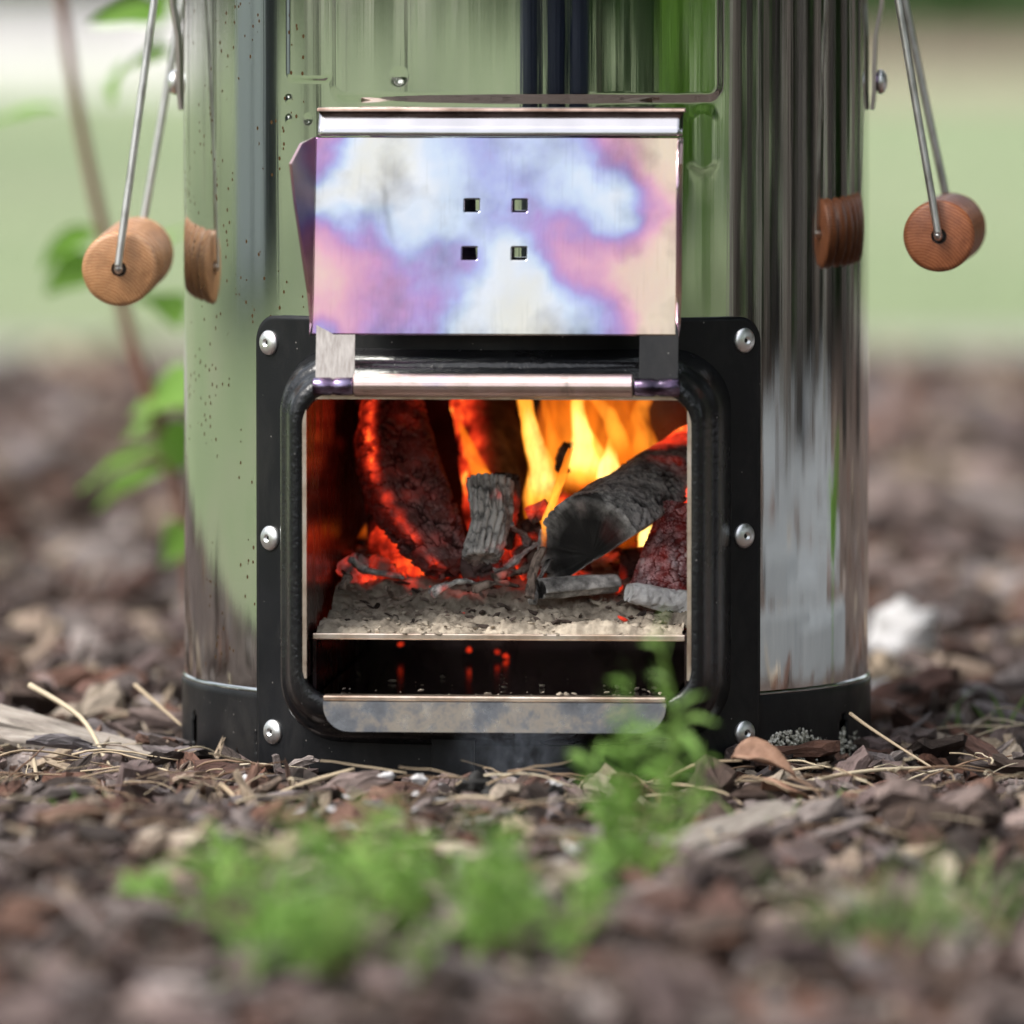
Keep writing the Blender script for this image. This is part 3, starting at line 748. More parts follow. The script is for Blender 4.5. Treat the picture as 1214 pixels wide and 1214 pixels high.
# ---- handle lugs and bails (stove space)
def tolocal(p): return STI @ p
def build_side(s, pxs, screw_px, grip_front, grip_back, gr, wire_top_f, wire_top_b, woodm, groove):
    # strap lug riveted to the shell, its foot and screw
    sx, sy = screw_px
    p = at(sx, sy, -.01); pl = tolocal(p); a0 = s * math.pi / 2
    mb = MB(); xw = s * (RB + .0022)
    for dx, hz in ((0, .0),):
        vs = []
        prof = [(.0005, -.012), (.0014, -.004), (.0014, .006), (.002, .020), (.0045, .034), (.005, .06), (.005, .12)]
        for off, dz in prof:
            for y in (-.009, .009): vs.append((s * (RB + off), y, pl.z + dz))
        fs = [(2 * i, 2 * i + 1, 2 * i + 3, 2 * i + 2) for i in range(len(prof) - 1)]
        mb.add(vs, fs)
    o = mb.build('handle_lug', M['strap'], stove); so = o.modifiers.new('thick', 'SOLIDIFY'); so.thickness = .0016; so.offset = 1 if s > 0 else -1
    mb = MB(); lathe(mb, [(.0085, 0), (.0085, .0012), (.0042, .0013), (.0042, .0022)], (s * (RB + .0016), 0, pl.z), (s, 0, 0), 20); mb.build('lug_washer', M['temper'], stove)
    mb = MB(); lathe(mb, [(.0052, 0), (.0054, .0012), (.0046, .0026), (.003, .0036), (.0006, .004)], (s * (RB + .0038), 0, pl.z), (s, 0, 0), 20); mb.build('lug_screw', M['zinc'], stove, smooth=True)
    # bail wire with wooden grip
    oy = .012 * -s; GF, GB = at(*grip_front, -.045 + oy), at(*grip_back, .042 + oy)
    ax = (GB - GF).normalized()
    wf, wb = at(*wire_top_f, -.048 + oy), at(*wire_top_b, .045 + oy)
    f0 = GF - ax * .0045
    hub = at(*pxs, -.002)
    top_f = at(*grip_front, -.05); dirf = wf - f0
    top = f0 + dirf * 1.0
    b0 = GB + ax * .0045; dirb = wb - b0
    pts = [f0 + dirf * 1.25, f0 + dirf * .6, f0 + dirf * .06 + Vector((0, 0, .001)), f0 + dirf * .015, f0 + ax * .001, f0 + ax * .004, f0 + ax * .02]
    pts2 = [b0 - ax * .02, b0 - ax * .004, b0 - ax * .001, b0 + dirb * .015, b0 + dirb * .06 + Vector((0, 0, .001)), b0 + dirb * .6, b0 + dirb * 1.25]
    mb = MB()
    path = [tolocal(q) for q in smooth_path(pts, 4)]; tube(mb, path, .00175, 10)
    path = [tolocal(q) for q in smooth_path(pts2, 4)]; tube(mb, path, .00175, 10)
    # upper ends of the wires run to the hinge pin on the lug
    pin = tolocal(at(*pxs, -.002)); tf = tolocal(pts[0]); tb = tolocal(pts2[-1])
    for e in (tf, tb):
        tube(mb, smooth_path([e, (e + Vector((s * (RB + .006), 0, e.z + .03))) / 2 + Vector((0, 0, .01)), Vector((s * (RB + .006), e.y * .2, e.z + .045))], 4), .00175, 8)
    wire = mb.build('bail_handle', M['wire'], stove, smooth=True)
    mb = MB(); L = (GB - GF).length; prof = [(.0034, .004), (.0034, .0), (gr - .0022, 0), (gr - .0006, .0008), (gr, .0022)]
    N = 6
    for q in range(1, N * 8):
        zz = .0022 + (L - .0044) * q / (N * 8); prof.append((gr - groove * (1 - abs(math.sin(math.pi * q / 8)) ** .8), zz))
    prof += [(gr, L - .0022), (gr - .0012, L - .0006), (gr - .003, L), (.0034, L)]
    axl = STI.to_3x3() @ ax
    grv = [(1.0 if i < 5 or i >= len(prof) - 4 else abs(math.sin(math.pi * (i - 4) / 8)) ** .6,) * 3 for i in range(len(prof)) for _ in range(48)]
    # slightly uneven turned wood: wobble per vertex
    b2 = MB(); lathe(b2, prof, tolocal(GF), axl, 48, cap=False)
    b2.v = [tuple(Vector(v_) + .0002 * noise.noise_vector(Vector(v_) * 120)) for v_ in b2.v]
    o0 = tolocal(GF); u_, v_2 = basis(axl); b2.lc = [((Vector(q) - o0).dot(u_), (Vector(q) - o0).dot(v_2), (Vector(q) - o0).dot(axl)) for q in b2.v]
    b2.c = grv
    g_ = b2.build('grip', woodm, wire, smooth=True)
    try:
        em = g_.modifiers.new('es', 'EDGE_SPLIT'); em.split_angle = R(50)
    except Exception: pass
    q = MB(); lathe(q, [(.0034, .0), (.0034, L)], tolocal(GF) + axl * .0015, axl, 12); q.build('grip_hole', M['dark'], wire)
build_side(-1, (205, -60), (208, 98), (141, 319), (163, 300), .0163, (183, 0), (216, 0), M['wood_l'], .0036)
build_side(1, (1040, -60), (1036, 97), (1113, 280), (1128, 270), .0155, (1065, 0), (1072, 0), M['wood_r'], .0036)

# ================================================================ THE FIRE
def fire_thing(mb, name, material, label, cat, group=None, smooth=True):
    return tag(mb.build(name, material, None, smooth), label, cat, group)
def lump(P0, P1, sec, nseg=56, nring=30, disp=.002, crack=(120, .0016), fxf=None, ends=(1.0, 1.0), grain=(1, 1, 1), up=None, bend=None, dscale=70):
    """a piece of wood: cross-section sec(phi)->radius swept from P0 to P1, roughened and cracked"""
    P0, P1 = Vector(P0), Vector(P1); t = P1 - P0; L = t.length; t.normalize()
    if up is None: u, v = basis(t)
    else:
        v = (Vector(up) - t * Vector(up).dot(t)).normalized(); u = t.cross(v)
    mb = MB(); vs = []; fs = []; cs = []
    rows = []
    for r in (0.02, .3, .6, .85): rows.append((0, r, 0))
    for i in range(nring + 1): rows.append((i / nring, 1, 1))
    for r in (.85, .6, .3, .02): rows.append((1, r, 0))
    for (f, sc, side) in rows:
        es = 1 if callable(ends) else ends[0] + (ends[1] - ends[0]) * f
        es = ends(f) if callable(ends) else es
        c = P0 + t * (L * f) + (bend(f) if bend else Vector((0, 0, 0)))
        for k in range(nseg):
            a = 2 * math.pi * k / nseg; r = sec(a) * es
            p = c + (u * math.cos(a) + v * math.sin(a)) * (r * sc)
            q = Vector((p.x * grain[0], p.y * grain[1], p.z * grain[2]))
            d = fbm(q * dscale, 4) * disp
            cw = crack[2] if len(crack) > 2 else .13; wp = crack[3] if len(crack) > 3 else .004
            qc = q + noise.noise_vector(q * 140) * wp + noise.noise_vector(q * 420) * (wp * .3)
            cr = vor(qc * crack[0]); cv = (1 - sst(.01, cw, cr)) * (sst(-.25, .1, noise.noise(q * 55)) if len(crack) > 4 else 1)
            cv = max(cv, .6 * (1 - sst(.01, cw, vor(qc * crack[0] * 2.7)))) if len(crack) > 2 else cv
            d -= cv * crack[1]
            dirv = (u * math.cos(a) + v * math.sin(a)) if side else (t if f > .5 else -t)
            if side == 0 and sc > .8: dirv = (dirv + (u * math.cos(a) + v * math.sin(a))).normalized()
            vs.append(p + dirv * d)
            cs.append(fxf(f, a, sc, side, cv, p) if fxf else (.5, 0, cv))
    n = nseg
    for i in range(len(rows) - 1):
        for k in range(n):
            k2 = (k + 1) % n; fs.append((i * n + k, i * n + k2, (i + 1) * n + k2, (i + 1) * n + k))
    fs.append(tuple(range(n))[::-1]); fs.append(tuple((len(rows) - 1) * n + k for k in range(n)))
    mb.add(vs, fs, 0, cs); return mb
nz = lambda p, s, o=3: fbm(Vector(p) * s, o)

# ash bed
def ash_z(x, yl):
    f = (yl - YF - .02) / .2
    return g0 + .0022 + .020 * sst(.15, .75, f) + .004 * fbm(Vector((x * 60, yl * 60, 0)), 6) + .0025 * abs(fbm(Vector((x * 170, yl * 170, 3)), 5))
mb = MB(); vs = []; fs = []; cs = []; nx, ny = 200, 170
for j in range(ny + 1):
    yl = YF + .0155 + (BACK - YF - .0165) * j / ny
    for i in range(nx + 1):
        x = -.077 + .154 * i / nx; p = Vector((x, yl + (.0035 * (noise.noise(Vector((x * 45, 0, 7))) + .5 * noise.noise(Vector((x * 160, 0, 7))) - .2) if j < 3 else 0), max(g0 + .0006, ash_z(x, yl) * 1.0 - (.0012 if j < 3 else 0))))
        p.z = g0 - .0008 if j == 0 else p.z; vs.append(ST @ p); h = 0
        cs.append((.85 + .8 * fbm(p * 110, 3), max(0, 1.6 * fbm(p * 45 + Vector((3, 1, 0)), 3) - .35) * sst(.3, .5, j / ny), 0))
for j in range(ny):
    for i in range(nx): k = j * (nx + 1) + i; fs.append((k, k + 1, k + nx + 2, k + nx + 1))
mb.add(vs, fs, 0, cs); o = mb.build('ash_bed', M['ash'], None, True); tag(o, 'grey wood ash spread over the grate', 'ash', None, 'stuff')
# loose crumbs on the ash
mb = MB()
def rock(mb, c, s, rot, col, n=7, flatv=.6):
    # small faceted lump
    base = [(0, 0, 1), (.9, 0, .3), (.28, .86, .3), (-.73, .53, .3), (-.73, -.53, .3), (.28, -.86, .3), (.6, .4, -.6), (-.3, .7, -.6), (-.8, -.1, -.6), (-.2, -.75, -.6), (.65, -.4, -.6)]
    vs = [c + rot @ (Vector((p[0] * s[0], p[1] * s[1], p[2] * s[2])) * random.uniform(.7, 1.2)) for p in base]
    fs = [(0, 1, 2), (0, 2, 3), (0, 3, 4), (0, 4, 5), (0, 5, 1), (1, 6, 2), (2, 6, 7), (2, 7, 3), (3, 7, 8), (3, 8, 4), (4, 8, 9), (4, 9, 5), (5, 9, 10), (5, 10, 1), (1, 10, 6), (6, 10, 9, 8, 7)]
    mb.add(vs, fs, 0, col)
def rrot(): return Matrix.Rotation(random.uniform(0, 6.28), 3, 'Z') @ Matrix.Rotation(random.uniform(-.6, .6), 3, 'X') @ Matrix.Rotation(random.uniform(-.6, .6), 3, 'Y')
for i in range(700):
    x = random.uniform(-.075, .075); yl = YF + .018 + .17 * random.random() ** 1.2
    s = (.0003 + .0014 * random.random() ** 2) * (2.2 if random.random() < .05 else 1); p = ST @ Vector((x, yl, ash_z(x, yl) + s * .3))
    rock(mb, p, (s * random.uniform(.8, 1.8), s * random.uniform(.5, 1.4), s * .45), rrot(), (random.uniform(.3, 1.6), 0, random.uniform(0, .5) ** 2))
for i in range(70):
    x = random.uniform(-.074, .074); s = .0005 + .0013 * random.random() ** 2
    if noise.noise(Vector((x * 40, 3, 0))) > -.05: rock(mb, ST @ Vector((x, YF + random.uniform(.0122, .0165), g0 + .0006 + s * .3)), (s * 1.4, s, s * .5), rrot(), (random.uniform(.3, 1.2), 0, 0))
tag(mb.build('ash_crumbs', M['ash'], None, True), 'loose grey crumbs of ash on the grate', 'ash', None, 'stuff')

mb = MB()
for i in range(330):
    x = random.uniform(-.074, .074); yl = YF + .03 + .16 * random.random() ** .8
    s = .0006 + .0022 * random.random() ** 2; p = ST @ Vector((x, yl, ash_z(x, yl) + s * .4)); q = random.random()
    rock(mb, p, (s * random.uniform(1, 3.2), s * .7, s * .5), rrot(), (random.uniform(0, .9) ** 2, .5 if q > .95 else 0, q * .5))
tag(mb.build('char_crumbs', M['brownchar'], None), 'dark crumbs and splinters of charcoal strewn over the ash', 'charcoal', None, 'stuff')
# 1. half log on the right: dark sawn end towards us, grey cracked skin, glowing far end
def dsec(rad, fl=.05, ph=0):
    def f(a):
        r = rad; s_ = math.sin(a)
        if s_ < 0: r = min(rad, fl * rad / max(1e-4, -s_))
        return r
    return f
A0, A1 = at(702, 658, -.094), at(842, 566, .0)
def fx_log(f, a, sc, side, cv, p):
    n1 = nz(p, 90)
    if side == 0 and f < .5: return (.0 + .05 * max(0, n1) + (.4 * max(0, .3 + n1) if sc > .8 else 0), .04 * max(0, nz(p, 60)) if math.cos(a) > .3 else 0, .3 * max(0, nz(p, 150)))
    heat = max(0, sst(.5, 1, f) * .55 + .5 * nz(p, 60)) * sst(.45, .75, f)
    return (max(.15, 1.05 + .4 * n1 - .5 * (1 - sst(0, .05, f)) * max(0, n1 + .4)), heat, max(cv, .9 * (sst(.28, .36, nz(p, 38, 2))) * (1 - sst(.3, .6, f))))
upv = Vector((-.72, -.30, .70))
mb = lump(A0, A1, dsec(.0262, .10), 180, 120, .0010, (55, .0013, .085, .008, 1), fx_log, (1.0, .97), (1, .7, 1), upv)
fire_thing(mb, 'charred_log', M['greychar'], 'thick half log with black end face and cracked grey skin, right of the flames', 'log')
# 2. split log on the left leaning back, blocky red char
B0, B1 = at(534, 676, -.062), at(466, 468, .0)
def fx_left(f, a, sc, side, cv, p):
    n1 = nz(p, 70); ca = math.cos(a); u_ = ca if LEFT_SIGN > 0 else -ca
    edge = math.exp(-((u_ - .80) / .10) ** 2) * (1 if math.sin(a) > 0 else .2)
    rim = math.exp(-((u_ - .95) / .05) ** 2)
    glow = .022 + .08 * max(0, n1) + .75 * edge * max(0, .55 + 1.2 * nz(p, 55)) + .55 * sst(.72, 1, f) * max(0, .4 + 1.3 * nz(p, 45))  # faint base glow stands in for firelight; edge and top are ember heat
    return (.4 + .45 * n1 + 1.0 * sst(.05, .35, cv) * (1 - sst(.4, .75, cv)), glow * (1 - .7 * cv), max(sst(.45, .9, cv), .9 * rim))
LEFT_SIGN = -1
mb = lump(B0, B1, lambda a: .0128 * (1 + .32 * abs(math.cos(a))) * (1 if math.sin(a) > -.3 else .8), 180, 140, .0014, (66, .0026, .13, .005), fx_left, lambda f: .5 + .62 * math.sin(math.pi * min(1, .08 + .80 * f)) ** .9, (1, 1, 1.25), Vector((.30, -1, .2)), lambda f: Vector((-.008 * math.sin(f * 3.1), 0, 0)))
fire_thing(mb, 'charred_log', M['redchar'], 'split log standing at the left, blocky red char with a glowing edge', 'log')
# 2b. sheet of log behind it, red firelight put in as its glow
def fx_firelit(f, a, sc, side, cv, p):
    return (.2, max(0, .07 + .32 * nz(p, 45)), cv * .7)
mb = lump(at(476, 650, -.005), at(456, 470, .03), lambda a: .010 * (1 + .5 * abs(math.cos(a))), 60, 50, .002, (70, .0016), fx_firelit, (1, .9), (1, 1, .5), Vector((.4, -1, 0)))
fire_thing(mb, 'charred_log', M['redchar'], 'red log at far left behind the split log, firelight put in as glow', 'log')
# 3. log at the back middle
def fx_back(f, a, sc, side, cv, p):
    return (.25 + .3 * nz(p, 60), max(0, (.9 * max(0, -math.cos(a)) ** 2) * (.7 + nz(p, 60))), cv * .7)
mb = lump(at(598, 640, .02), at(572, 470, .05), lambda a: .0155, 48, 30, .0022, (80, .0015), fx_back, (1, .9), (1, 1, .5))
fire_thing(mb, 'charred_log', M['brownchar'], 'brown scorched log upright at the back behind the grey bark chunk', 'log')
# 4. grey ridged bark chunk in the middle with its darker neighbour
def ridged(n, dep): return lambda a: 1 + dep * abs(math.sin(a * n)) - dep * .5
def fx_grey(f, a, sc, side, cv, p):
    return (1.1 + .6 * nz(p, 120), max(0, nz(p, 80) - .5) * .4, cv * .6 + .5 * (1 - abs(math.sin(a * 9))) ** 6)
rg = ridged(9, .14)
mb = lump(at(571, 662, -.078), at(574, 572, -.062), lambda a: (.0105 * (1 + .15 * math.cos(a)) * rg(a)), 150, 90, .0018, (150, .0012), fx_grey, (.72, .95), (1, 1, .35), Vector((0, -1, 0)), lambda f: Vector((.003 * math.sin(f * 2.5) - .001, 0, 0)), 110)
fire_thing(mb, 'bark_chunk', M['greychar'], 'pale grey ridged chunk of burnt bark in the middle of the fire', 'burnt wood')
def fx_dk(f, a, sc, side, cv, p): return (.35 + .5 * nz(p, 130), max(0, nz(p, 70) - .3) * .8, cv * .7)
mb = lump(at(590, 650, -.06), at(601, 563, -.052), lambda a: .0055 * (1 + .25 * abs(math.sin(4 * a))), 64, 34, .0022, (140, .0014), fx_dk, (.9, .9), (1, 1, .4))
fire_thing(mb, 'bark_chunk', M['brownchar'], 'narrow dark strip of burnt bark right behind the grey chunk', 'burnt wood')
# 5. coals under and around
def fx_coal(a0=.1, h=.25):
    return lambda f, a, sc, side, cv, p: (a0 + .5 * nz(p, 120), max(0, h + .7 * nz(p, 55)), cv * .7)
coals = [((552, 668), (600, 664), -.062, .0095, 'redchar', .3, .12, 'dark red block of charcoal under the grey bark chunk'),
         ((520, 660), (548, 668), -.05, .010, 'redchar', .2, .2, 'dark red charcoal at the foot of the leaning split log'),
         ((470, 676), (520, 668), -.035, .010, 'coal', .1, .75, 'bright orange coal left of the leaning log foot'),
         ((455, 640), (490, 652), -.02, .0095, 'coal', .2, .6, 'orange coal behind the ash at far left'),
         ((438, 668), (470, 690), -.05, .006, 'brownchar', .7, .3, 'grey pink curled coal on the left of the ash'),
         ((412, 668), (432, 690), -.055, .006, 'greychar', .7, .0, 'ashy grey coal in the left corner of the firebox'),
         ((610, 640), (640, 625), -.05, .0055, 'brownchar', .5, .25, 'small scorched wood piece left of the half log'),
         ((628, 612), (650, 598), -.055, .005, 'brownchar', .6, .2, 'small curled wood piece with glowing underside by the flame'),
         ((612, 670), (645, 655), -.06, .007, 'brownchar', .5, .25, 'brown splintered coal left of the black log end'),
         ((740, 668), (790, 672), -.045, .009, 'redchar', .3, .35, 'dark red coal under the half log'),
         ((690, 600), (745, 590), .01, .012, 'coal', .1, .5, 'hot coal behind the half log'),
         ((630, 600), (680, 585), .0, .011, 'brownchar', .2, .15, 'dark burnt wood between the flames'),
         ((805, 585), (818, 610), -.06, .0075, 'greychar', .6, .05, 'grey cracked coal at the right wall above the purple one')]
for (p0, p1, Y, r, mt, a_, h_, lab) in coals:
    sd_ = random.random() * 9
    mb = lump(at(*p0, Y), at(*p1, Y + random.uniform(-.008, .01)), lambda a, r=r, s=sd_: r * (1 + .22 * math.sin(2 * a + s) + .15 * math.sin(3 * a + 2 * s)), 64, 40, .0020, (110, .0018), fx_coal(a_, h_), (.85, .9), (1, 1, 1))
    fire_thing(mb, 'coal', M[mt], lab, 'coal')
def fx_right(f, a, sc, side, cv, p):
    return (max(0, .25 + .9 * nz(p, 150)) + .5 * sst(.05, .4, cv) * (1 - sst(.4, .8, cv)), .05 + .12 * max(0, nz(p, 60)), sst(.5, .9, cv))
M['purplechar'] = make_char('purple cracked char', (.05, .02, .022), (.62, .56, .57), .8)
mb = lump(at(782, 704, -.088), at(806, 600, -.078), lambda a: .0125 * (1 + .15 * math.cos(2 * a + 1)), 150, 110, .0008, (170, .0016, .16, .002), fx_right, (1.15, .72), (1, 1, 1.2), None, None, 60)
fire_thing(mb, 'coal', M['purplechar'], 'dark purple charcoal with white cracked crust against the right wall', 'coal')
def fx_white(f, a, sc, side, cv, p): return (.9 + .4 * nz(p, 90), 0, cv * .25)
mb = lump(at(745, 702, -.105), at(815, 716, -.098), lambda a: .0038 * (1 + 1.0 * abs(math.cos(a))), 40, 30, .0013, (120, .0008), fx_white, (.9, 1.1), (1, 1, 1), Vector((0, 0, 1)))
fire_thing(mb, 'ash_flake', M['whiteash'], 'white slab of ash lying below the purple charcoal', 'ash flake')
def fx_stick(f, a, sc, side, cv, p): return (.8 + .5 * nz(p, 90), 0, cv * .5 + (.6 if side == 0 and f < .5 else 0))
mb = lump(at(640, 702, -.10), at(729, 694, -.085), lambda a: .0052 * (1 + .4 * abs(math.cos(a))) * (.6 if math.sin(a) < 0 else 1), 40, 36, .0008, (60, .0006), fx_stick, (1, .9), (.3, 1, 1), Vector((0, 0, 1)))
fire_thing(mb, 'stick', M['greychar'], 'short half round grey stick lying on the ash under the log', 'stick')
# splinters of burnt bark, upright curls and flat ones
spl = [((622, 712), (648, 650), -.105, .0032, 'upright curl of brown bark at the foot of the black log end'), ((633, 713), (652, 668), -.10, .0024, 'second thin bark curl beside the black log end'),
       ((580, 690), (638, 664), -.09, .0035, 'long grey splinter lying up to the bark curl'), ((560, 700), (615, 690), -.10, .003, 'flat pale splinter on ash below the bark chunk'),
       ((590, 676), (640, 648), -.075, .003, 'dark splinter rising to the right of the grey bark chunk'), ((515, 700), (560, 690), -.105, .003, 'dark flake on the ash below the split log'),
       ((612, 615), (620, 655), -.07, .0026, 'pink upright splinter right of the grey bark chunk'), ((420, 660), (475, 690), -.07, .003, 'long bent splinter across the left ash'),
       ((400, 700), (412, 672), -.09, .0022, 'thin grey curl standing in the left ash'), ((455, 700), (490, 706), -.105, .0022, 'thin pale flake on the left ash front'),
       ((668, 560), (676, 530), -.02, .004, 'dark charred tip between the two tall flames')]
for (p0, p1, Y, r, lab) in spl:
    q = random.random() * 6
    mb = lump(at(*p0, Y), at(*p1, Y + .012), lambda a, r=r: r * (.35 + .65 * abs(math.cos(a))), 28, 24, .0012, (170, .0008), lambda f, a, sc, side, cv, p: (.75 + .8 * nz(p, 130), max(0, nz(p, 80) - .4) * .5, cv * .6), (.9, .6), (1, 1, .5), None, lambda f, q=q: Vector((.0025 * math.sin(f * 3 + q), 0, .002 * math.sin(f * 4 + q))), 140)
    fire_thing(mb, 'splinter', M['brownchar' if q < 3 else 'greychar'], lab, 'splinter')
# glowing crumbs under the grate
mb = MB()
EMB = [(475, 764), (590, 773), (556, 770), (600, 778), (408, 775)]
for i in range(5):
    p = loc(*EMB[i], random.uniform(.0, .03)) if i < 5 else loc(random.uniform(400, 780), random.uniform(768, 812), random.uniform(-.06, .04)); s = random.uniform(.0007, .0017)
    p.z = max(t0 + .0005, min(g0 - .003, p.z))
    if i > 4: p.z = t0 + .0007; s *= .6
    rock(mb, ST @ p, (s * 1.6, s, s * .7), rrot(), (.1, .42, 0))
tag(mb.build('fallen_embers', M['coal'], None), 'small glowing embers fallen into the ash tray', 'embers', None, 'stuff')

mb = MB()
for i in range(60):
    x = random.uniform(-.07, .07); s = .0003 + .0016 * random.random() ** 3; p = ST @ Vector((x, YF + .004 + .12 * random.random() ** 2, t0 + s * .2)); rock(mb, p, (s * 1.5, s, s * .5), rrot(), (random.uniform(.2, 1), 0, 0))
tag(mb.build('tray_ash', M['ash'], None), 'specks of ash dropped on the floor of the tray', 'ash', None, 'stuff')
# flames
def flame(pts, lab, dens=.9, temp=.9, depth=.45):
    """pts: (px, py, Y, half-width px). A tapering tongue of flame with lens-shaped section"""
    P = smooth_path([(p[0], p[1], p[2] * 1000) for p in pts], 6); W = smooth_path([(p[3], 0, 0) for p in pts], 6)
    vs = []; cs = []; fs = []; n = 24; N = len(P)
    for i, (p, wv) in enumerate(zip(P, W)):
        c = at(p.x, p.y, p.z / 1000); r = max(.15, wv.x * .82) / 2760; f = i / (N - 1)
        for k in range(n):
            a = 2 * math.pi * k / n
            vs.append(c + Vector((r * math.cos(a), r * depth * math.sin(a), 0)) + .0013 * noise.noise_vector(c * 60 + Vector((0, k * .02, 0))) + .0008 * noise.noise_vector(c * 190 + Vector((k * .1, 0, 3))))
            fade = sst(0, .22, f) * (1 - .55 * f)
            cs.append((dens * fade, temp * (.35 + .65 * sst(0, .3, f)) * (1 - .35 * sst(.5, 1, f)), 0))
    for i in range(N - 1):
        for k in range(n): k2 = (k + 1) % n; fs.append((i * n + k, i * n + k2, (i + 1) * n + k2, (i + 1) * n + k))
    mb = MB(); mb.add(vs, fs, 0, cs); return tag(mb.build('flame', M['flame'], None, True), lab, 'flame')
flame([(640, 640, -.02, 26), (642, 590, -.018, 28), (640, 550, -.016, 20), (628, 505, -.012, 14), (620, 465, -.01, 12), (612, 410, -.005, 4)], 'tall yellow flame tongue left of the forked flame', .95, .95)
flame([(640, 560, 0, 16), (655, 540, .002, 14), (650, 500, .004, 8), (642, 465, .006, 4)], 'faint orange flame licking right of the tall tongue', .5, .5)
flame([(690, 590, -.01, 34), (692, 550, -.01, 30), (690, 515, -.008, 17), (684, 480, -.006, 11), (690, 440, -.004, 6)], 'tall pointed flame above the half log', .95, 1.0)
flame([(715, 580, -.012, 26), (714, 552, -.012, 24), (708, 530, -.01, 12), (690, 500, -.006, 5), (684, 480, -.004, 2)], 'flame between the pointed flame and the bright tongue', .55, .8)
flame([(722, 585, -.02, 26), (722, 560, -.02, 21), (723, 540, -.019, 12), (724, 518, -.018, 1)], 'short bright yellow flame tongue behind the log', 1.0, 1.15)
flame([(735, 560, 0, 24), (733, 520, 0, 18), (722, 490, .0, 14), (706, 470, .002, 14), (695, 440, .005, 8)], 'wide orange flame curling left over the log', .55, .62)
flame([(755, 570, .01, 28), (762, 530, .01, 22), (756, 495, .01, 16), (766, 465, .01, 10), (772, 430, .01, 4)], 'tall orange flame over the middle of the log', .55, .58)
flame([(745, 556, -.03, 16), (750, 548, -.03, 10), (756, 543, -.03, 2)], 'low flame licking along the top of the log', .9, .8)
flame([(640, 660, -.085, 4), (646, 620, -.085, 6), (658, 590, -.083, 6), (668, 562, -.08, 7), (676, 530, -.075, 4)], 'thin flame rising along the left rim of the log end', .85, .75)
flame([(758, 668, -.04, 8), (764, 650, -.04, 13), (768, 630, -.04, 14), (785, 612, -.04, 8), (800, 598, -.04, 2)], 'yellow flame under the right end of the log', 1.0, 1.1)
flame([(578, 590, -.005, 18), (568, 560, -.005, 17), (556, 530, 0, 9), (545, 500, .005, 3)], 'orange flame left of the upright back log', .75, .55)
flame([(430, 640, .01, 14), (450, 620, .01, 20), (455, 590, .012, 14), (450, 560, .015, 6)], 'dull orange flame low at the left side', .35, .35)
flame([(700, 660, .05, 70), (700, 580, .055, 85), (700, 500, .06, 85), (700, 420, .06, 50)], 'broad dim orange glow added across the back of the firebox', .8, .46, .3)  # flame-shaped mesh added for the glow on the back wall

m = bpy.data.materials.new('thin blue smoke'); m.use_nodes = True; m.node_tree.nodes.clear()
t = NT.__new__(NT); t.t = m.node_tree
so_ = t.n('ShaderNodeOutputMaterial'); pv = t.n('ShaderNodeVolumePrincipled'); pv.inputs['Color'].default_value = (.75, .83, .98, 1)
tc = t.n('ShaderNodeTexCoord'); ln = t.n('ShaderNodeVectorMath', operation='LENGTH'); t.l(tc.outputs['Object'], ln.inputs[0])
fall = t.ramp(ln.outputs['Value'], [(0, (1, 1, 1)), (.45, (.35, .35, .35)), (.92, (0, 0, 0))])
wis = t.ramp(t.noise(t.coords((2.6, 2.6, 1.2)), 1.7, 5, .65, 1.4), [(.46, (0, 0, 0)), (.62, (1, 1, 1))])
t.l(t.math('MULTIPLY', t.math('MULTIPLY', fall, wis), 30.0), pv.inputs['Density']); t.l(pv.outputs[0], so_.inputs['Volume'])
sm_ = MB(); lathe(sm_, [(math.sin(math.pi * k / 12) + 1e-4, -math.cos(math.pi * k / 12)) for k in range(13)], (0, 0, 0), (0, 0, 1), 20)
sm_.f = [tuple(reversed(f_)) for f_ in sm_.f]; so2 = sm_.build('smoke', m, None, True); so2.location = at(612, 895, -.208); so2.scale = (.034, .016, .026); tag(so2, 'thin bluish smoke under the ash tray lip', 'smoke', None, 'stuff')

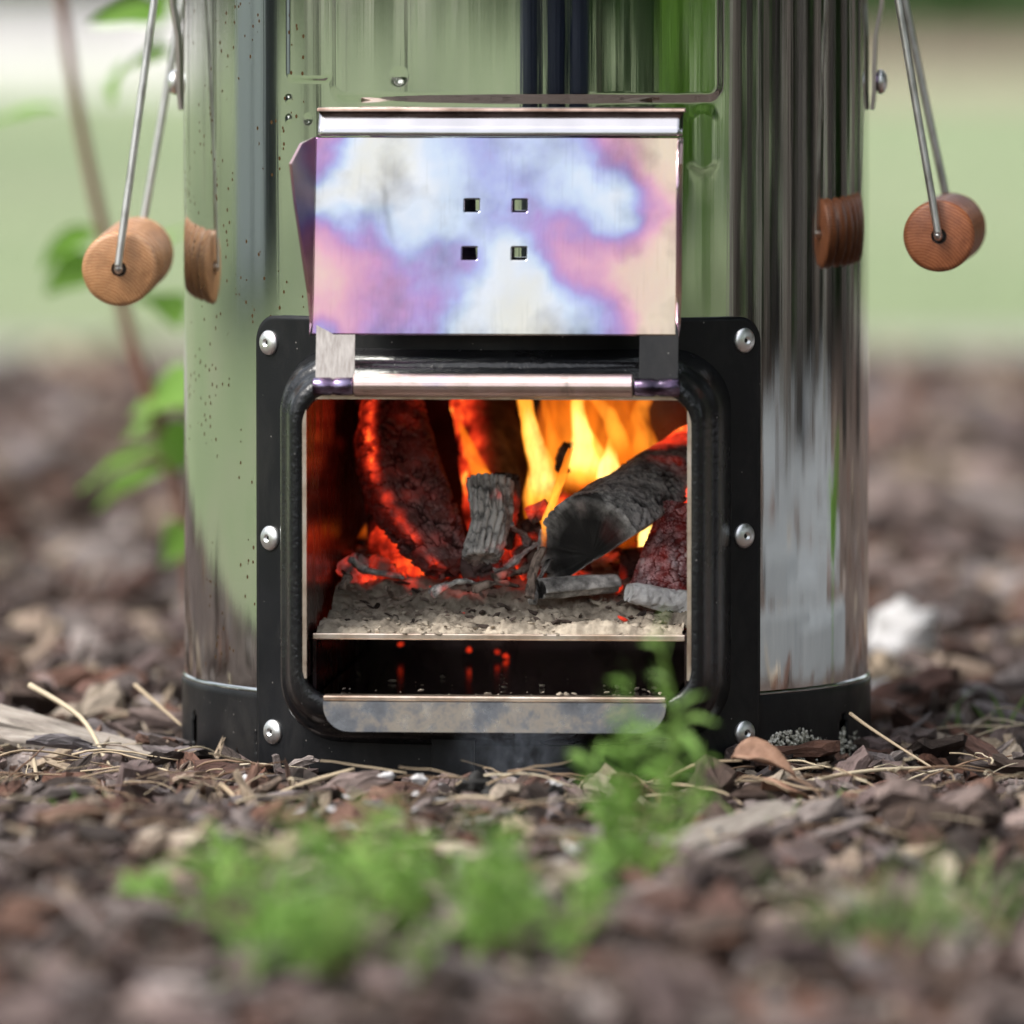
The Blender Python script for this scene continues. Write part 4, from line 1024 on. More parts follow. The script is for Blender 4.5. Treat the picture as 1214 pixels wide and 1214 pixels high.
# ================================================================ THE GROUND LITTER
TONES = {'dark brown': [(.035, .024, .02), (.055, .036, .028), (.07, .045, .035)],
         'reddish brown': [(.13, .062, .042), (.16, .085, .06), (.11, .055, .042)],
         'weathered grey': [(.2, .165, .155), (.26, .22, .205), (.17, .145, .145)],
         'pale tan': [(.36, .28, .2), (.40, .33, .26), (.28, .21, .16)],
         'mauve brown': [(.14, .10, .095), (.17, .125, .115), (.20, .15, .135)]}
TW = [('dark brown', .29), ('reddish brown', .17), ('weathered grey', .18), ('pale tan', .15), ('mauve brown', .21)]
def tone():
    r = random.random()
    for k, wgt in TW:
        if r < wgt: return k
        r -= wgt
    return 'mauve brown'
def chip_verts(L, W, T, rnd):
    n = 13; top = []; bot = []; inn = []; bend = rnd.uniform(-.18, .24); tw = rnd.uniform(-.28, .28); jag = rnd.uniform(.08, .3)
    for k in range(n):
        a = 2 * math.pi * (k + rnd.uniform(-.3, .3)) / n
        ca, sa = math.cos(a), math.sin(a); jg = 1 - jag * rnd.random() * (1.6 if abs(ca) > .7 else .8)
        x = L * math.copysign(abs(ca) ** .7, ca) * jg; y = W * math.copysign(abs(sa) ** .7, sa) * rnd.uniform(.7, 1.1)
        zb = bend * x * x / L + tw * x * y / L
        top.append(Vector((x, y, zb + T * rnd.uniform(.1, .6)))); bot.append(Vector((x * rnd.uniform(.8, 1.02), y * rnd.uniform(.75, 1.02), zb - T * rnd.uniform(.2, .7))))
        q = rnd.uniform(.45, .7); inn.append(Vector((x * q, y * q, bend * x * x * q * q / L + T * rnd.uniform(.3, 1.2))))
    mid = Vector((rnd.uniform(-.2, .2) * L, 0, T * rnd.uniform(.4, 1.2)))
    vs = top + bot + inn + [mid]
    fs = [(3 * n, 2 * n + k, 2 * n + (k + 1) % n) for k in range(n)] + [(2 * n + k, k, (k + 1) % n, 2 * n + (k + 1) % n) for k in range(n)] + [tuple(range(n, 2 * n))[::-1]] + [(k, k + n, (k + 1) % n + n, (k + 1) % n) for k in range(n)]
    return vs, fs
rc_ = random.Random(3)
LIB = []
for i in range(34):
    el = [.07, .10, .15, .2, .28, .38, .5, .68][i % 8]; vs, fs = chip_verts(1, el, rc_.uniform(.12, .3) * (.6 + el), rc_); LIB.append((vs, fs, el))
CHIP_ME = []
for vs, fs, el in LIB:
    b = MB(); b.add([v * .01 for v in vs], fs); b.lc = [tuple(v * 1.0) for v in vs]; CHIP_ME.append(b.mesh('bark_chip', M['chip']))
rs = random.Random(11)
def euler_rand(amt):
    return Matrix.Rotation(rs.uniform(0, 6.283), 3, 'Z') @ Matrix.Rotation(rs.gauss(0, amt), 3, 'X') @ Matrix.Rotation(rs.gauss(0, amt), 3, 'Y')
def visible(x, y, m=0.0):
    d = y - CAM.y; return d > 2.6 and abs(x - CAM.x) < d * (.0607 + m)
def free(x, y, s):
    return math.hypot(x, y) > RB + .004 + s * .4 and not (abs(x + .005) < .085 + s * .5 and -.2 - s * .3 < y < 0)
spots = []
# candidates: near ground dense, farther ground larger and sparser
def scatter(n, y0, y1, smin, smax, pw=1.0, m=.012):
    for _ in range(n):
        y = rs.uniform(y0, y1); d = y - CAM.y; hw = d * (.0607 + m)
        x = CAM.x + rs.uniform(-hw, hw); s = smin + (smax - smin) * rs.random() ** 2.0
        if in_bed(x, y) and free(x, y, s): spots.append((x, y, s * (1.12 if y < -.8 else 1)))
scatter(6000, -1.05, .12, .004, .02, 1.0, .045)
scatter(3800, .12, 1.2, .006, .026, 1.0, .04)
scatter(2900, 1.2, 3.9, .012, .045, 1.0, .035)
# around the stove, seen only in its polished side
for _ in range(3200):
    a = rs.uniform(0, 6.283); r = .2 + 3.2 * rs.random() ** 1.5; x, y = r * math.cos(a), r * math.sin(a)
    s = (.006 + .02 * rs.random() ** 2) * (1 + r * .4)
    if in_bed(x, y) and not visible(x, y, .012): spots.append((x, y, s))
# litter heaped against the foot of the stove
for _ in range(420):
    a = rs.gauss(0, .75); r = RB + .006 + abs(rs.gauss(0, .022)); x, y = r * math.sin(a), -r * math.cos(a) - (.028 if abs(a) < .6 else 0); spots.append((x, y, .003 + .010 * rs.random() ** 1.6))
def px_size(x, y, s):
    d = y - CAM.y; return s / d * FPX
vis = [q for q in spots if visible(q[0], q[1], -.001)]
# the 300 that show largest while still sharp enough to make out
def score(q):
    x, y, s = q; d = y - CAM.y; blur = 139 * abs(1 - 3.575 / d); return px_size(*q) - .8 * blur + (4 if -.35 < y < .1 else 0)
vis.sort(key=score, reverse=True)
single = set(vis[:300])
def zone(x, y):
    lr = 'at the left' if x < -.05 else 'at the right' if x > .05 else 'in the middle'
    if y < -.42: return 'in the blurred foreground ' + lr
    if y > .18: return 'behind the stove ' + lr
    if x < -.15: return 'beside the stove ' + lr
    if x > .15: return 'beside the stove ' + lr
    return 'before the stove foot ' + lr
stuff = MB()
for q in spots:
    x, y, s = q; rot = euler_rand(.36); k = rs.randrange(len(LIB)); tn = tone(); tn = 'mauve brown' if tn == 'pale tan' and y < -.72 and s > .012 else tn; c = rs.choice(TONES[tn]); g = rs.uniform(.85, 1.5); c = tuple(v * g for v in c)
    z = gz(x, y) + s * rs.uniform(.05, .4) + .005 * rs.random() + (.007 * rs.random() * (1 - sst(.155, .21, math.hypot(x, y))))
    if q in single:
        o = bpy.data.objects.new('bark_chip', CHIP_ME[k]); COL.objects.link(o); o.location = (x, y, z); o.rotation_euler = rot.to_euler(); o.scale = (s * 100,) * 3; o.color = (*c, 1)
        zn = zone(x, y); el = LIB[k][2]; sh_ = 'narrow sliver-like' if el < .18 else 'slender' if el < .34 else 'oblong' if el < .5 else 'broad'; sz = 'small ' if s < .009 else 'large ' if s > .015 else ''
        tag(o, f'{sz}{sh_} {tn} bark chip lying {zn}', 'bark chip', f'{sz}{sh_} {tn} bark chips {zn}')
    else:
        vs, fs, el = LIB[k]; stuff.add([rot @ (v * s) + Vector((x, y, z)) for v in vs], fs, 0, c); off = Vector((rs.random() * 30, rs.random() * 30, 0)); stuff.lc += [tuple(v + off) for v in vs]
# fine crumble between the chips
for _ in range(5000):
    y = rs.uniform(-1.0, .3); d = y - CAM.y; hw = d * .066; x = CAM.x + rs.uniform(-hw, hw); s = rs.uniform(.0012, .0036)
    if not free(x, y, s): continue
    rot = euler_rand(.5); c = rs.choice(TONES[tone()]); vs, fs, el = LIB[rs.randrange(len(LIB))]
    stuff.add([rot @ (v * s) + Vector((x, y, gz(x, y) + .002 + .004 * rs.random())) for v in vs], fs, 0, c); stuff.lc += [tuple(v) for v in vs]
tag(stuff.build('bark_mulch', M['chip_stuff']), 'brown bark mulch covering the bed', 'mulch', None, 'stuff')

# dry stalks and pine needles
STALK = []
for i in range(8):
    b = MB(); p = [Vector((0, 0, 0))]; d = Vector((1, 0, rs.uniform(-.1, .25))); 
    for j in range(7):
        d = (d + Vector((0, rs.uniform(-.22, .22), rs.uniform(-.2, .12)))).normalized(); p.append(p[-1] + d * .14)
    tube(b, p, lambda f: .013 * (1 - .5 * f), 5); STALK.append(b.mesh('dry_stalk', M['straw'], True))
for i in range(299):
    y = -.5 + .62 * rs.random() if i % 3 else -.26 + .12 * rs.random(); d = y - CAM.y; hw = d * .062; x = CAM.x + rs.uniform(-hw, hw)
    if not free(x, y, .03): continue
    o = bpy.data.objects.new('dry_stalk', rs.choice(STALK)); COL.objects.link(o); s = rs.uniform(.015, .05)
    o.location = (x, y, gz(x, y) + rs.uniform(.006, .016)); o.rotation_euler = (rs.uniform(-.1, .1), rs.uniform(-.22, .12), rs.uniform(0, 6.28)); o.scale = (s, s, s)
    zn = zone(x, y); sz = 'short' if s < .024 else 'long' if s > .038 else 'mid-length'; pt = 'pointing at the stove' if abs(math.cos(o.rotation_euler.z)) < .5 else 'lying crosswise'; tag(o, f'{sz} thin straw stalk {pt} {zn}', 'dry stalk', f'{sz} straw stalks {pt} {zn}')
# named stalks
def stalk(pts, r, lab, mt='straw'):
    b = MB(); tube(b, smooth_path([at(*p) for p in pts], 5), lambda f: r * (1 - .5 * f), 6); return tag(b.build('dry_stalk', M[mt], None, True), lab, 'dry stalk')
stalk([(1008, 846, -.13), (1030, 862, -.14), (1065, 885, -.15), (1108, 912, -.16)], .0009, 'curved pale straw arching right of the base band')
stalk([(945, 930, -.2), (1000, 918, -.19), (1050, 912, -.18), (1100, 910, -.17)], .0012, 'long tan stalk lying at the right foot of the stove')
stalk([(795, 922, -.2), (830, 905, -.21), (880, 902, -.21)], .001, 'bowed straw lying left of the curled brown leaf')
stalk([(35, 812, -.03), (95, 850, -.05), (125, 900, -.08), (150, 948, -.12)], .0013, 'thin tan stalk bent over the pale board on the left')
stalk([(262, 930, -.22), (285, 955, -.24), (305, 1012, -.27)], .0013, 'pale straw pointing down in front of the left foot')
stalk([(305, 955, -.24), (360, 930, -.22), (420, 912, -.21)], .0017, 'tan twig leaning against the bark at the left foot')
stalk([(160, 812, .02), (190, 838, .0), (215, 860, -.02)], .001, 'dark thin twig rising beside the black base on the left')
stalk([(40, 900, -.1), (48, 950, -.16), (55, 1000, -.2)], .001, 'pale straw standing at the far left')
stalk([(285, 940, -.23), (282, 980, -.25), (276, 1010, -.27)], .0016, 'second pale straw in front of the left foot')

# weathered board pieces, flakes, block, leaf
def slab(name, ends, w, th, Y, material, lab, cat, roll=0, seed=1, taper=1):
    P0, P1 = at(*ends[0], Y[0]), at(*ends[1], Y[1]); t = (P1 - P0); L = t.length; t.normalize(); up = Vector((0, -math.sin(roll), math.cos(roll)))
    s = t.cross(up).normalized(); up = s.cross(t)
    r_ = random.Random(seed); n = 26; m_ = 8; b = MB(); vs = []; fs = []
    lay = []
    for sgn in (1, -1):
        for i in range(n + 1):
            f = i / n
            for j in range(m_ + 1):
                g = j / m_ - .5
                ww = w * (1 - (1 - taper) * f) * (1 + .06 * noise.noise(Vector((f * 9, seed, 0))))
                e = .004 * noise.noise(Vector((g * 11, seed, 5))) * (1 if 0 < i < n else 3)
                h = sgn * th / 2 + .0012 * noise.noise(Vector((f * 4, g * 16, seed))) - (.25 * th * sgn if j in (0, m_) else 0)
                vs.append(P0 + t * (L * f + (e if i in (0, n) else 0)) + s * (g * ww) + up * h)
    o_ = (n + 1) * (m_ + 1); k = lambda i, j, l: l * o_ + i * (m_ + 1) + j
    for i in range(n):
        for j in range(m_): fs += [(k(i, j, 0), k(i + 1, j, 0), k(i + 1, j + 1, 0), k(i, j + 1, 0)), (k(i, j, 1), k(i, j + 1, 1), k(i + 1, j + 1, 1), k(i + 1, j, 1))]
    for i in range(n):
        for j in (0, m_): fs.append((k(i, j, 0), k(i, j, 1), k(i + 1, j, 1), k(i + 1, j, 0)))
    for j in range(m_):
        for i in (0, n): fs.append((k(i, j, 0), k(i, j + 1, 0), k(i, j + 1, 1), k(i, j, 1)))
    c = (P0 + P1) / 2; q = t.to_track_quat('X', 'Z').to_matrix()
    vs = [q.transposed() @ (v - c) for v in vs]
    b.add(vs, fs); o = b.build(name, material); o.location = c; o.rotation_euler = q.to_euler(); return tag(o, lab, cat)
slab('board_piece', ((-40, 838), (185, 896)), .013, .005, (.0, -.05), M['palewood'], 'long weathered pale board lying in mulch left of the stove', 'board', .5, 1, .7)
slab('board_piece', ((-50, 866), (90, 884)), .010, .004, (-.03, -.05), M['palewood'], 'shorter pale board piece under the long one at far left', 'board', .4, 2)
slab('wood_block', ((790, 1014), (934, 968)), .020, .010, (-.46, -.34), M['palewood'], 'pale weathered wood block lying right of centre in front of the stove', 'wood block', .55, 5, .9)
def chipthing(p, Y, s, rot, c, lab, name='bark_flake', k=0, cat='bark flake'):
    o = bpy.data.objects.new(name, CHIP_ME[k]); COL.objects.link(o); o.location = at(*p, Y); o.rotation_euler = [R(a) for a in rot]; o.scale = (s * 100,) * 3; o.color = (*c, 1); return tag(o, lab, cat)
chipthing((70, 880), -.09, .016, (35, 5, 12), (.2, .18, .19), 'grey bark flake resting on the pale board', k=3)
chipthing((112, 888), -.10, .012, (30, 12, 20), (.26, .24, .25), 'light grey bark flake overlapping the other on the pale board', k=1)
chipthing((215, 938), -.19, .017, (40, 0, 10), (.13, .075, .055), 'broad reddish bark piece at the left foot of the stove', k=7)
chipthing((415, 935), -.24, .020, (38, -18, 25), (.22, .165, .15), 'large grey brown bark piece leaning against the stove front', k=5)
chipthing((342, 920), -.20, .008, (80, 80, 10), (.10, .055, .04), 'small upright reddish bark sliver before the plate', k=2)
chipthing((1010, 955), -.28, .016, (30, 10, 40), (.3, .22, .17), 'tan bark flake right of the wood block', k=4)
chipthing((980, 1000), -.33, .018, (22, 4, -20), (.16, .11, .095), 'flat mauve bark flake at the right front', k=6)
chipthing((1150, 975), -.28, .013, (30, 14, 10), (.34, .33, .36), 'pale grey flake at the far right', k=8)
chipthing((1165, 740), .5, .02, (40, 0, 10), (.10, .055, .04), 'dark bark piece behind on the right', k=9)
def pebble(p, Y, s, mt, lab, cat, seed=1, name='ash_flake', sq=(1, .8, .6)):
    b = MB(); n = 18; mrows = 12; vs = []; fs = []
    for i in range(mrows + 1):
        th = math.pi * i / mrows
        for k in range(n):
            a = 2 * math.pi * k / n; d = Vector((math.sin(th) * math.cos(a), math.sin(th) * math.sin(a), math.cos(th)))
            r = 1 + .5 * fbm(d * 1.9 + Vector((seed * 3.1, 0, 0)), 3) + .08 * fbm(d * 6 + Vector((seed, 0, 0)), 2)
            vs.append(Vector((d.x * sq[0], d.y * sq[1], d.z * sq[2])) * (s * r))
    for i in range(mrows):
        for k in range(n): k2 = (k + 1) % n; fs.append((i * n + k, (i + 1) * n + k, (i + 1) * n + k2, i * n + k2))
    b.add(vs, fs); o = b.build(name, M[mt], None, True); o.location = at(*p, Y); o.rotation_euler = (random.uniform(-.3, .3), random.uniform(-.3, .3), random.uniform(0, 3)); return tag(o, lab, cat)
pebble((1070, 755), .47, .0165, 'stone', 'large white stone behind the stove on the right', 'stone', 2, 'white_stone', (1.1, 1, .95))
pebble((1160, 835), .2, .0085, 'stone', 'small whitish stone right of the stove', 'stone', 4, 'white_stone', (1.4, 1, .6))
pebble((1040, 820), .25, .008, 'stone', 'small grey stone close behind the base on the right', 'stone', 9, 'white_stone', (1.3, 1, .6))
pebble((1134, 1076), -.62, .0062, 'stone', 'round cream pebble in the right foreground', 'pebble', 5, 'pebble', (1, 1, .85))
pebble((1185, 1000), -.33, .006, 'stone', 'small white flake at the right edge', 'pebble', 6, 'pebble', (1.5, 1, .4))
fl = [((458, 915), -.235, .0055, 'white ash flake on the bark leaning on the stove'), ((497, 918), -.235, .0055, 'white ash flake below the middle of the tray lip'), ((372, 1005), -.31, .0075, 'bright white ash flake in front, left of the green clump'),
      ((395, 1015), -.32, .006, 'pale ash flake beside the bright white one'), ((440, 968), -.28, .004, 'tiny white ash bit near the leaning bark'), ((618, 942), -.25, .007, 'grey white ash flake under the middle of the stove'), ((655, 925), -.235, .006, 'curled white ash flake right of the prop plate'),
      ((360, 985), -.29, .005, 'small white ash flake above the bright one'), ((470, 1020), -.34, .006, 'dull white ash flake at the edge of the green clump'), ((120, 950), -.2, .006, 'whitish flake at the far left foot'), ((595, 760), -.135, .0025, 'tiny ash flake on the grate edge')]
for i, (p, Y, s, lab) in enumerate(fl[:-1]): pebble((p[0], p[1] + 6), Y, s * .62, 'stone', lab, 'ash flake', i + 10, 'ash_flake', (1.2, .7, .55))
for i, (p, Y) in enumerate((((350, 975), -.285), ((330, 1000), -.3), ((648, 940), -.25), ((590, 935), -.245), ((560, 925), -.24))):
    o = pebble((p[0], p[1] + 5), Y, .006, 'dark', f'black charcoal bit lying before the stove', 'charcoal', i + 30, 'charcoal_bit', (1.2, .8, .7)); o['group'] = 'charcoal bits fallen before the stove'
fk = random.Random(8); fkm = [pebble((0, 0), 0, 1.0, 'stone', 'x', 'x', 50 + q, 'ash_fleck', (1.3, .8, .5)) for q in range(3)]
for o in fkm: o.location = (0, 0, 0)
for i in range(28):
    px_ = fk.gauss(470, 150); py_ = fk.uniform(925, 1030); p = gat(px_, py_, .004); sz = fk.uniform(.0012, .0034)
    if math.hypot(p.x, p.y) < .17: continue
    o = fkm[i] if i < 3 else fkm[i % 3].copy()
    if i >= 3: COL.objects.link(o)
    o.location = p + Vector((0, 0, fk.uniform(.001, .005))); o.scale = (sz * 1.2, sz, sz * .45); o.rotation_euler = (fk.uniform(-.5, .5), fk.uniform(-.5, .5), fk.uniform(0, 6))
    zn = zone(p.x, p.y); q = 'tiny' if sz < .0022 else 'small'; tag(o, f'{q} white ash fleck scattered {zn}', 'ash fleck', f'{q} white ash flecks {zn}')
for o in fkm:
    if o.scale.x > .5: bpy.data.objects.remove(o)
# curled brown leaf at the right foot
def leafmesh(L, W, curl, fold, n=16, m_=8, tip=1.3):
    b = MB(); vs = []; fs = []
    for i in range(n + 1):
        f = i / n; ww = W * math.sin(math.pi * min(1, f ** .8)) ** .8 * (1 - .25 * f)
        ang = curl * f
        cx = L * (math.sin(ang) / curl if abs(curl) > 1e-3 else f); cz = L * ((1 - math.cos(ang)) / curl if abs(curl) > 1e-3 else 0)
        for j in range(m_ + 1):
            g = j / m_ * 2 - 1
            vs.append(Vector((cx, g * ww, -cz + fold * abs(g) ** 1.3 * ww + .05 * L * noise.noise(Vector((f * 4, g * 2.5, L * 99))) + .02 * L * noise.noise(Vector((f * 11, g * 6, L * 9))))))
    for i in range(n):
        for j in range(m_): k = i * (m_ + 1) + j; fs.append((k, k + 1, k + m_ + 2, k + m_ + 1))
    b.add(vs, fs); return b
b = leafmesh(.030, .009, 1.0, .7); o = b.build('dry_leaf', M['dryleaf'], None, True); o.location = at(868, 900, -.225); o.rotation_euler = (R(25), R(-8), R(-12)); so = o.modifiers.new('t', 'SOLIDIFY'); so.thickness = .0006
tag(o, 'curled brown dry leaf at the right foot of the stove', 'dry leaf')
b = leafmesh(.03, .012, .8, -.4); o = b.build('dry_leaf', M['dryleaf'], None, True); o.location = at(905, 925, -.235); o.rotation_euler = (R(-20), R(14), R(24)); so = o.modifiers.new('t', 'SOLIDIFY'); so.thickness = .0006
tag(o, 'second brown dry leaf tucked under the curled one', 'dry leaf')
# lichen on the base band
def lichen(cx, cy, wx, wy, n, lab, ang):
    b = MB()
    for i in range(n):
        a = random.uniform(0, 6.28); r = random.random() ** .6
        px, py = cx + wx * r * math.cos(a), cy + wy * r * math.sin(a)
        Y = -RB * math.cos(math.asin(min(.99, max(-.99, (px - 624) / 406)))) - .0045 - .007 * (1 - r) * random.random()
        s = random.uniform(.0006, .0014); rock(b, at(px, py, Y), (s, s, s), rrot(), (1, 0, 0))
    b.c = []
    tag(b.build('lichen_clump', M['lichen'], None, True), lab, 'lichen')
lichen(946, 894, 42, 30, 700, 'grey green crusty lichen clump on the black base at the right', 0)
lichen(1008, 888, 22, 26, 280, 'smaller lichen clump at the right end of the base', 0)

# ---------------------------------------------------------------- green plants
def feather(b, base, tip, n, ll, rn, bow=.2, lw=.0011):
    """one feathery shoot: curved stem with many thin leaflets"""
    base, tip = Vector(base), Vector(tip); side = Vector((rn.uniform(-1, 1), rn.uniform(-1, 1), 0)) * (tip - base).length * bow
    st = [base.lerp(tip, f) + side * math.sin(f * math.pi) for f in [k / 8 for k in range(9)]]
    tube(b[0], st, lambda f: .0011 * (1 - .6 * f), 5, 0, (1.1, .95, .8))
    for i in range(n):
        f = .12 + .88 * (i + rn.random()) / n; p = base.lerp(tip, f) + side * math.sin(f * math.pi)
        d = Vector((rn.uniform(-1, 1), rn.uniform(-1, 1), rn.uniform(.0, 1.0))).normalized(); L = ll * rn.uniform(.6, 1.2) * (1 - .35 * f)
        u = d.cross(Vector((rn.uniform(-1, 1), rn.uniform(-1, 1), .3))).normalized() * lw * rn.uniform(.7, 1.5)
        m1 = p + d * L * .5 + Vector((0, 0, .06 * L)); e = p + d * L - Vector((0, 0, .12 * L))
        b[1].add([p - u * .4, p + u * .4, m1 + u, e, m1 - u], [(0, 1, 2, 4), (4, 2, 3)], 0, (lambda q: (q * 1.05, q, q * .85))(rn.uniform(.55, 1.1) + .6 * f * rn.random()))
def weed(name, shoots, lab, ll=.018, n=34, mt='weed', seed=1, lw=.0008):
    rn = random.Random(seed); root = empty(name, shoots[0][0]); b = (MB(), MB())
    for base, tip in shoots: feather(b, Vector(base) - Vector(shoots[0][0]), Vector(tip) - Vector(shoots[0][0]), n, ll, rn, .15, lw)
    b[0].build('stem', M[mt], root, True); tag(b[1].build('foliage', M[mt], root), kind='stuff'); return tag(root, lab, 'weed')
rn = random.Random(5)
# tall feathery weed right of the tray
g = gat(735, 1060); sh = []
for tx, ty in ((775, 745), (745, 800), (800, 830), (722, 850), (770, 860), (830, 880), (700, 900), (745, 930), (790, 900), (720, 960)):
    sh.append((g + Vector((rn.uniform(-.008, .008), rn.uniform(-.02, .02), 0)), at(tx, ty, g.y + rn.uniform(-.03, .03))))
weed('weed', sh, 'tall feathery green weed in front of the right of the ash tray', .021, 19, 'weed', 2, .0011)
def clump(px0, px1, py, top, n, lab, seed, spread=.05):
    rn = random.Random(seed); sh = []
    for i in range(n):
        px = rn.uniform(px0, px1); g = gat(px, py + rn.uniform(-18, 18)); k = 1 - abs((px - (px0 + px1) / 2) / (px1 - px0)) * 1.2
        t = at(px + rn.uniform(-60, 60), py - (py - top) * k * rn.uniform(.3, 1.12), g.y + rn.uniform(-spread, spread)); sh.append((g, t))
    return weed('weed', sh, lab, .021, 17, 'weed', seed, .0011)
clump(285, 500, 1158, 960, 18, 'broad green feathery weed clump in the left foreground', 11)
clump(190, 320, 1085, 965, 8, 'low green sprigs trailing left from the foreground clump', 12)
clump(540, 690, 1140, 930, 12, 'green weed clump in the middle foreground below the stove', 13)
clump(430, 570, 1090, 945, 10, 'small green sprigs between the clumps, nearer the stove', 14)
# grass tufts
def tuft(px, py, n, h, lab, seed, spread=.02, mt='grassblade'):
    rn = random.Random(seed); g = gat(px, py); root = empty('grass_tuft', g); b = MB()
    for i in range(n):
        p = Vector((rn.gauss(0, spread), rn.gauss(0, spread), 0)); d = Vector((rn.uniform(-.6, .6), rn.uniform(-.6, .6), 1)).normalized(); L = h * rn.uniform(.5, 1.15); u = Vector((rn.uniform(-1, 1), rn.uniform(-1, 1), 0)).normalized() * .0011
        q = [p + d * L * f + Vector((d.x, d.y, -.35)) * L * f * f * .5 for f in (0, .35, .7, 1)]
        b.add([q[0] - u, q[0] + u, q[1] - u, q[1] + u, q[2] - u * .7, q[2] + u * .7, q[3]], [(0, 1, 3, 2), (2, 3, 5, 4), (4, 5, 6)])
    tag(b.build('blades', M[mt], root), kind='stuff'); return tag(root, lab, 'grass tuft')
tuft(1060, 1135, 46, .05, 'green grass tuft in the right foreground', 21, .016)
tuft(1120, 1110, 22, .04, 'sparse grass blades right of the foreground tuft', 22, .02)
tuft(115, 975, 12, .022, 'small green blades at the far left before the board', 23, .01)
tuft(930, 985, 10, .02, 'tiny green shoots beside the wood block', 24, .012)
tuft(1170, 870, 8, .03, 'thin grass blades right of the stove', 25, .012)

# sapling behind the stove on the left
def sapling():
    Y = .68; root = empty('sapling', at(235, 810, Y)); O = root.location
    tag(root, 'thin brown sapling with green leaves behind the stove on the left', 'sapling')
    b = MB(); st = smooth_path([at(*p, Y) - O for p in ((235, 815), (222, 640), (205, 565), (182, 485), (150, 380), (122, 270), (100, 170), (84, 80), (72, 0), (60, -90), (45, -200))], 5)
    tube(b, st, lambda f: .0042 * (1 - .45 * f), 10); b.build('stem', M['sapstem'], root, True)
    leaves = [((200, 20), (112, 10), .034, .3), ((205, 60), (140, 70), .03, .3), ((150, 70), (120, 115), .022, .4), ((190, -40), (205, 70), .035, .3), ((70, 128), (-25, 130), .03, .12), ((112, 270), (45, 305), .026, .35), ((120, 310), (60, 330), .022, .4),
              ((140, 340), (205, 250), .028, .35), ((175, 470), (215, 455), .018, .5), ((190, 500), (140, 515), .024, .4), ((195, 530), (80, 555), .03, .22), ((205, 550), (110, 575), .028, .22), ((210, 560), (215, 480), .02, .4), ((215, 620), (205, 660), .02, .4), ((178, 350), (215, 365), .02, .4)]
    for p0, p1, w_, f_ in leaves:
        A, B = at(*p0, Y + random.uniform(-.01, .01)) - O, at(*p1, Y + random.uniform(-.05, .05)) - O; L = (B - A).length
        lb = leafmesh(L, max(L * f_ * .75, .006), .5, .25, 12, 6); o = lb.build('leaf', M['sapleaf'], root, True)
        o.location = A; o.rotation_euler = ((B - A).normalized().to_track_quat('X', 'Z')).to_euler(); o.rotation_euler.rotate_axis('X', random.uniform(-.9, .9))
sapling()

# ---------------------------------------------------------------- surroundings (mostly seen mirrored in the polished shell)
def leafcloud(n, rx, rz, cz, ls, rn, shell=.55):
    b = MB()
    for i in range(n):
        while True:
            p = Vector((rn.uniform(-1, 1), rn.uniform(-1, 1), rn.uniform(-1, 1)))
            if shell * rn.random() < p.length < 1: break
        k = 1 + .35 * noise.noise(p * 2.3 + Vector((rx, 0, 0)))
        c = Vector((p.x * rx * k, p.y * rx * k, cz + p.z * rz * k)); u = Vector((rn.gauss(0, 1), rn.gauss(0, 1), rn.gauss(0, 1))).normalized(); v = u.orthogonal().normalized(); s = ls * rn.uniform(.6, 1.4)
        b.add([c - u * s, c + v * s * .5, c + u * s, c - v * s * .5], [(0, 1, 2, 3)])
    return b
rn = random.Random(77)
def tree_proto(h, rx, tr, n, ls):
    b = MB(); tube(b, smooth_path([(0, 0, -.05), (.06, .02, h * .25), (-.03, .05, h * .5), (.05, 0, h * .8)], 4), lambda f: tr * (1.15 - .75 * f), 12)
    for i in range(7):
        a = i * 2.4; z = h * (.42 + .06 * i); tube(b, [(0, 0, z), (math.cos(a) * rx * .45, math.sin(a) * rx * .45, z + rx * .3), (math.cos(a) * rx * .8, math.sin(a) * rx * .8, z + rx * .55)], lambda f: tr * .35 * (1 - .7 * f), 6)
    return b.mesh('trunk', M['bark'], True), leafcloud(n, rx, h * .32, h * .7, ls, rn).mesh('crown', M['treeleaf'])
TR = tree_proto(6.5, 2.4, .16, 2600, .16)
def tree(a, d, sc, lab, grp=None):
    root = empty('tree', (math.sin(R(a)) * d, -math.cos(R(a)) * d, 0)); root.rotation_euler.z = a; root.scale = (sc, sc, sc)
    for nm, me in zip(('trunk', 'crown'), TR):
        o = bpy.data.objects.new(nm, me); COL.objects.link(o); o.parent = root
    tag(root, lab, 'tree', grp)
G = 'trees round the garden behind the camera and to the right'
for a, d, sc in ((72, 3.6, .8), (98, 4.6, 1.0), (112, 3.4, .7), (128, 6.5, 1.1), (141, 5.2, .9), (84, 8, 1.2), (52, 11, 1.2), (24, 13, 1.2), (-130, 24, 1.3), (-75, 26, 1.3), (-40, 22, 1.3)):
    tree(a, d, sc, 'leafy garden tree standing off to the side of the stove', G)
YT = []
for k_ in range(3):
    b = MB(); tube(b, smooth_path([(0, 0, -.05), (.05, .03 * k_, 1.0), (-.06, .02, 2.2), (.08, -.04, 3.6)], 4), lambda f: (.03 + .022 * k_) * (1.1 - .7 * f), 10); YT.append(b.mesh('trunk', M[('palebark', 'bark', 'darkbark')[k_]], True))
yc = leafcloud(500, .8, .9, 3.3, .09, rn).mesh('crown', M['treeleaf'])
rt = random.Random(41)
for i in range(22):
    a, d = 68 + 82 * (i + rt.random()) / 22, rt.uniform(2.0, 4.2); root = empty('young_tree', (math.sin(R(a)) * d, -math.cos(R(a)) * d, 0)); root.rotation_euler.z = a
    for nm, me in (('trunk', YT[i % 3]), ('crown', yc)):
        o = bpy.data.objects.new(nm, me); COL.objects.link(o); o.parent = root
    tag(root, 'slim young tree standing off to the right of the stove', 'tree', 'slim young trees off to the right')
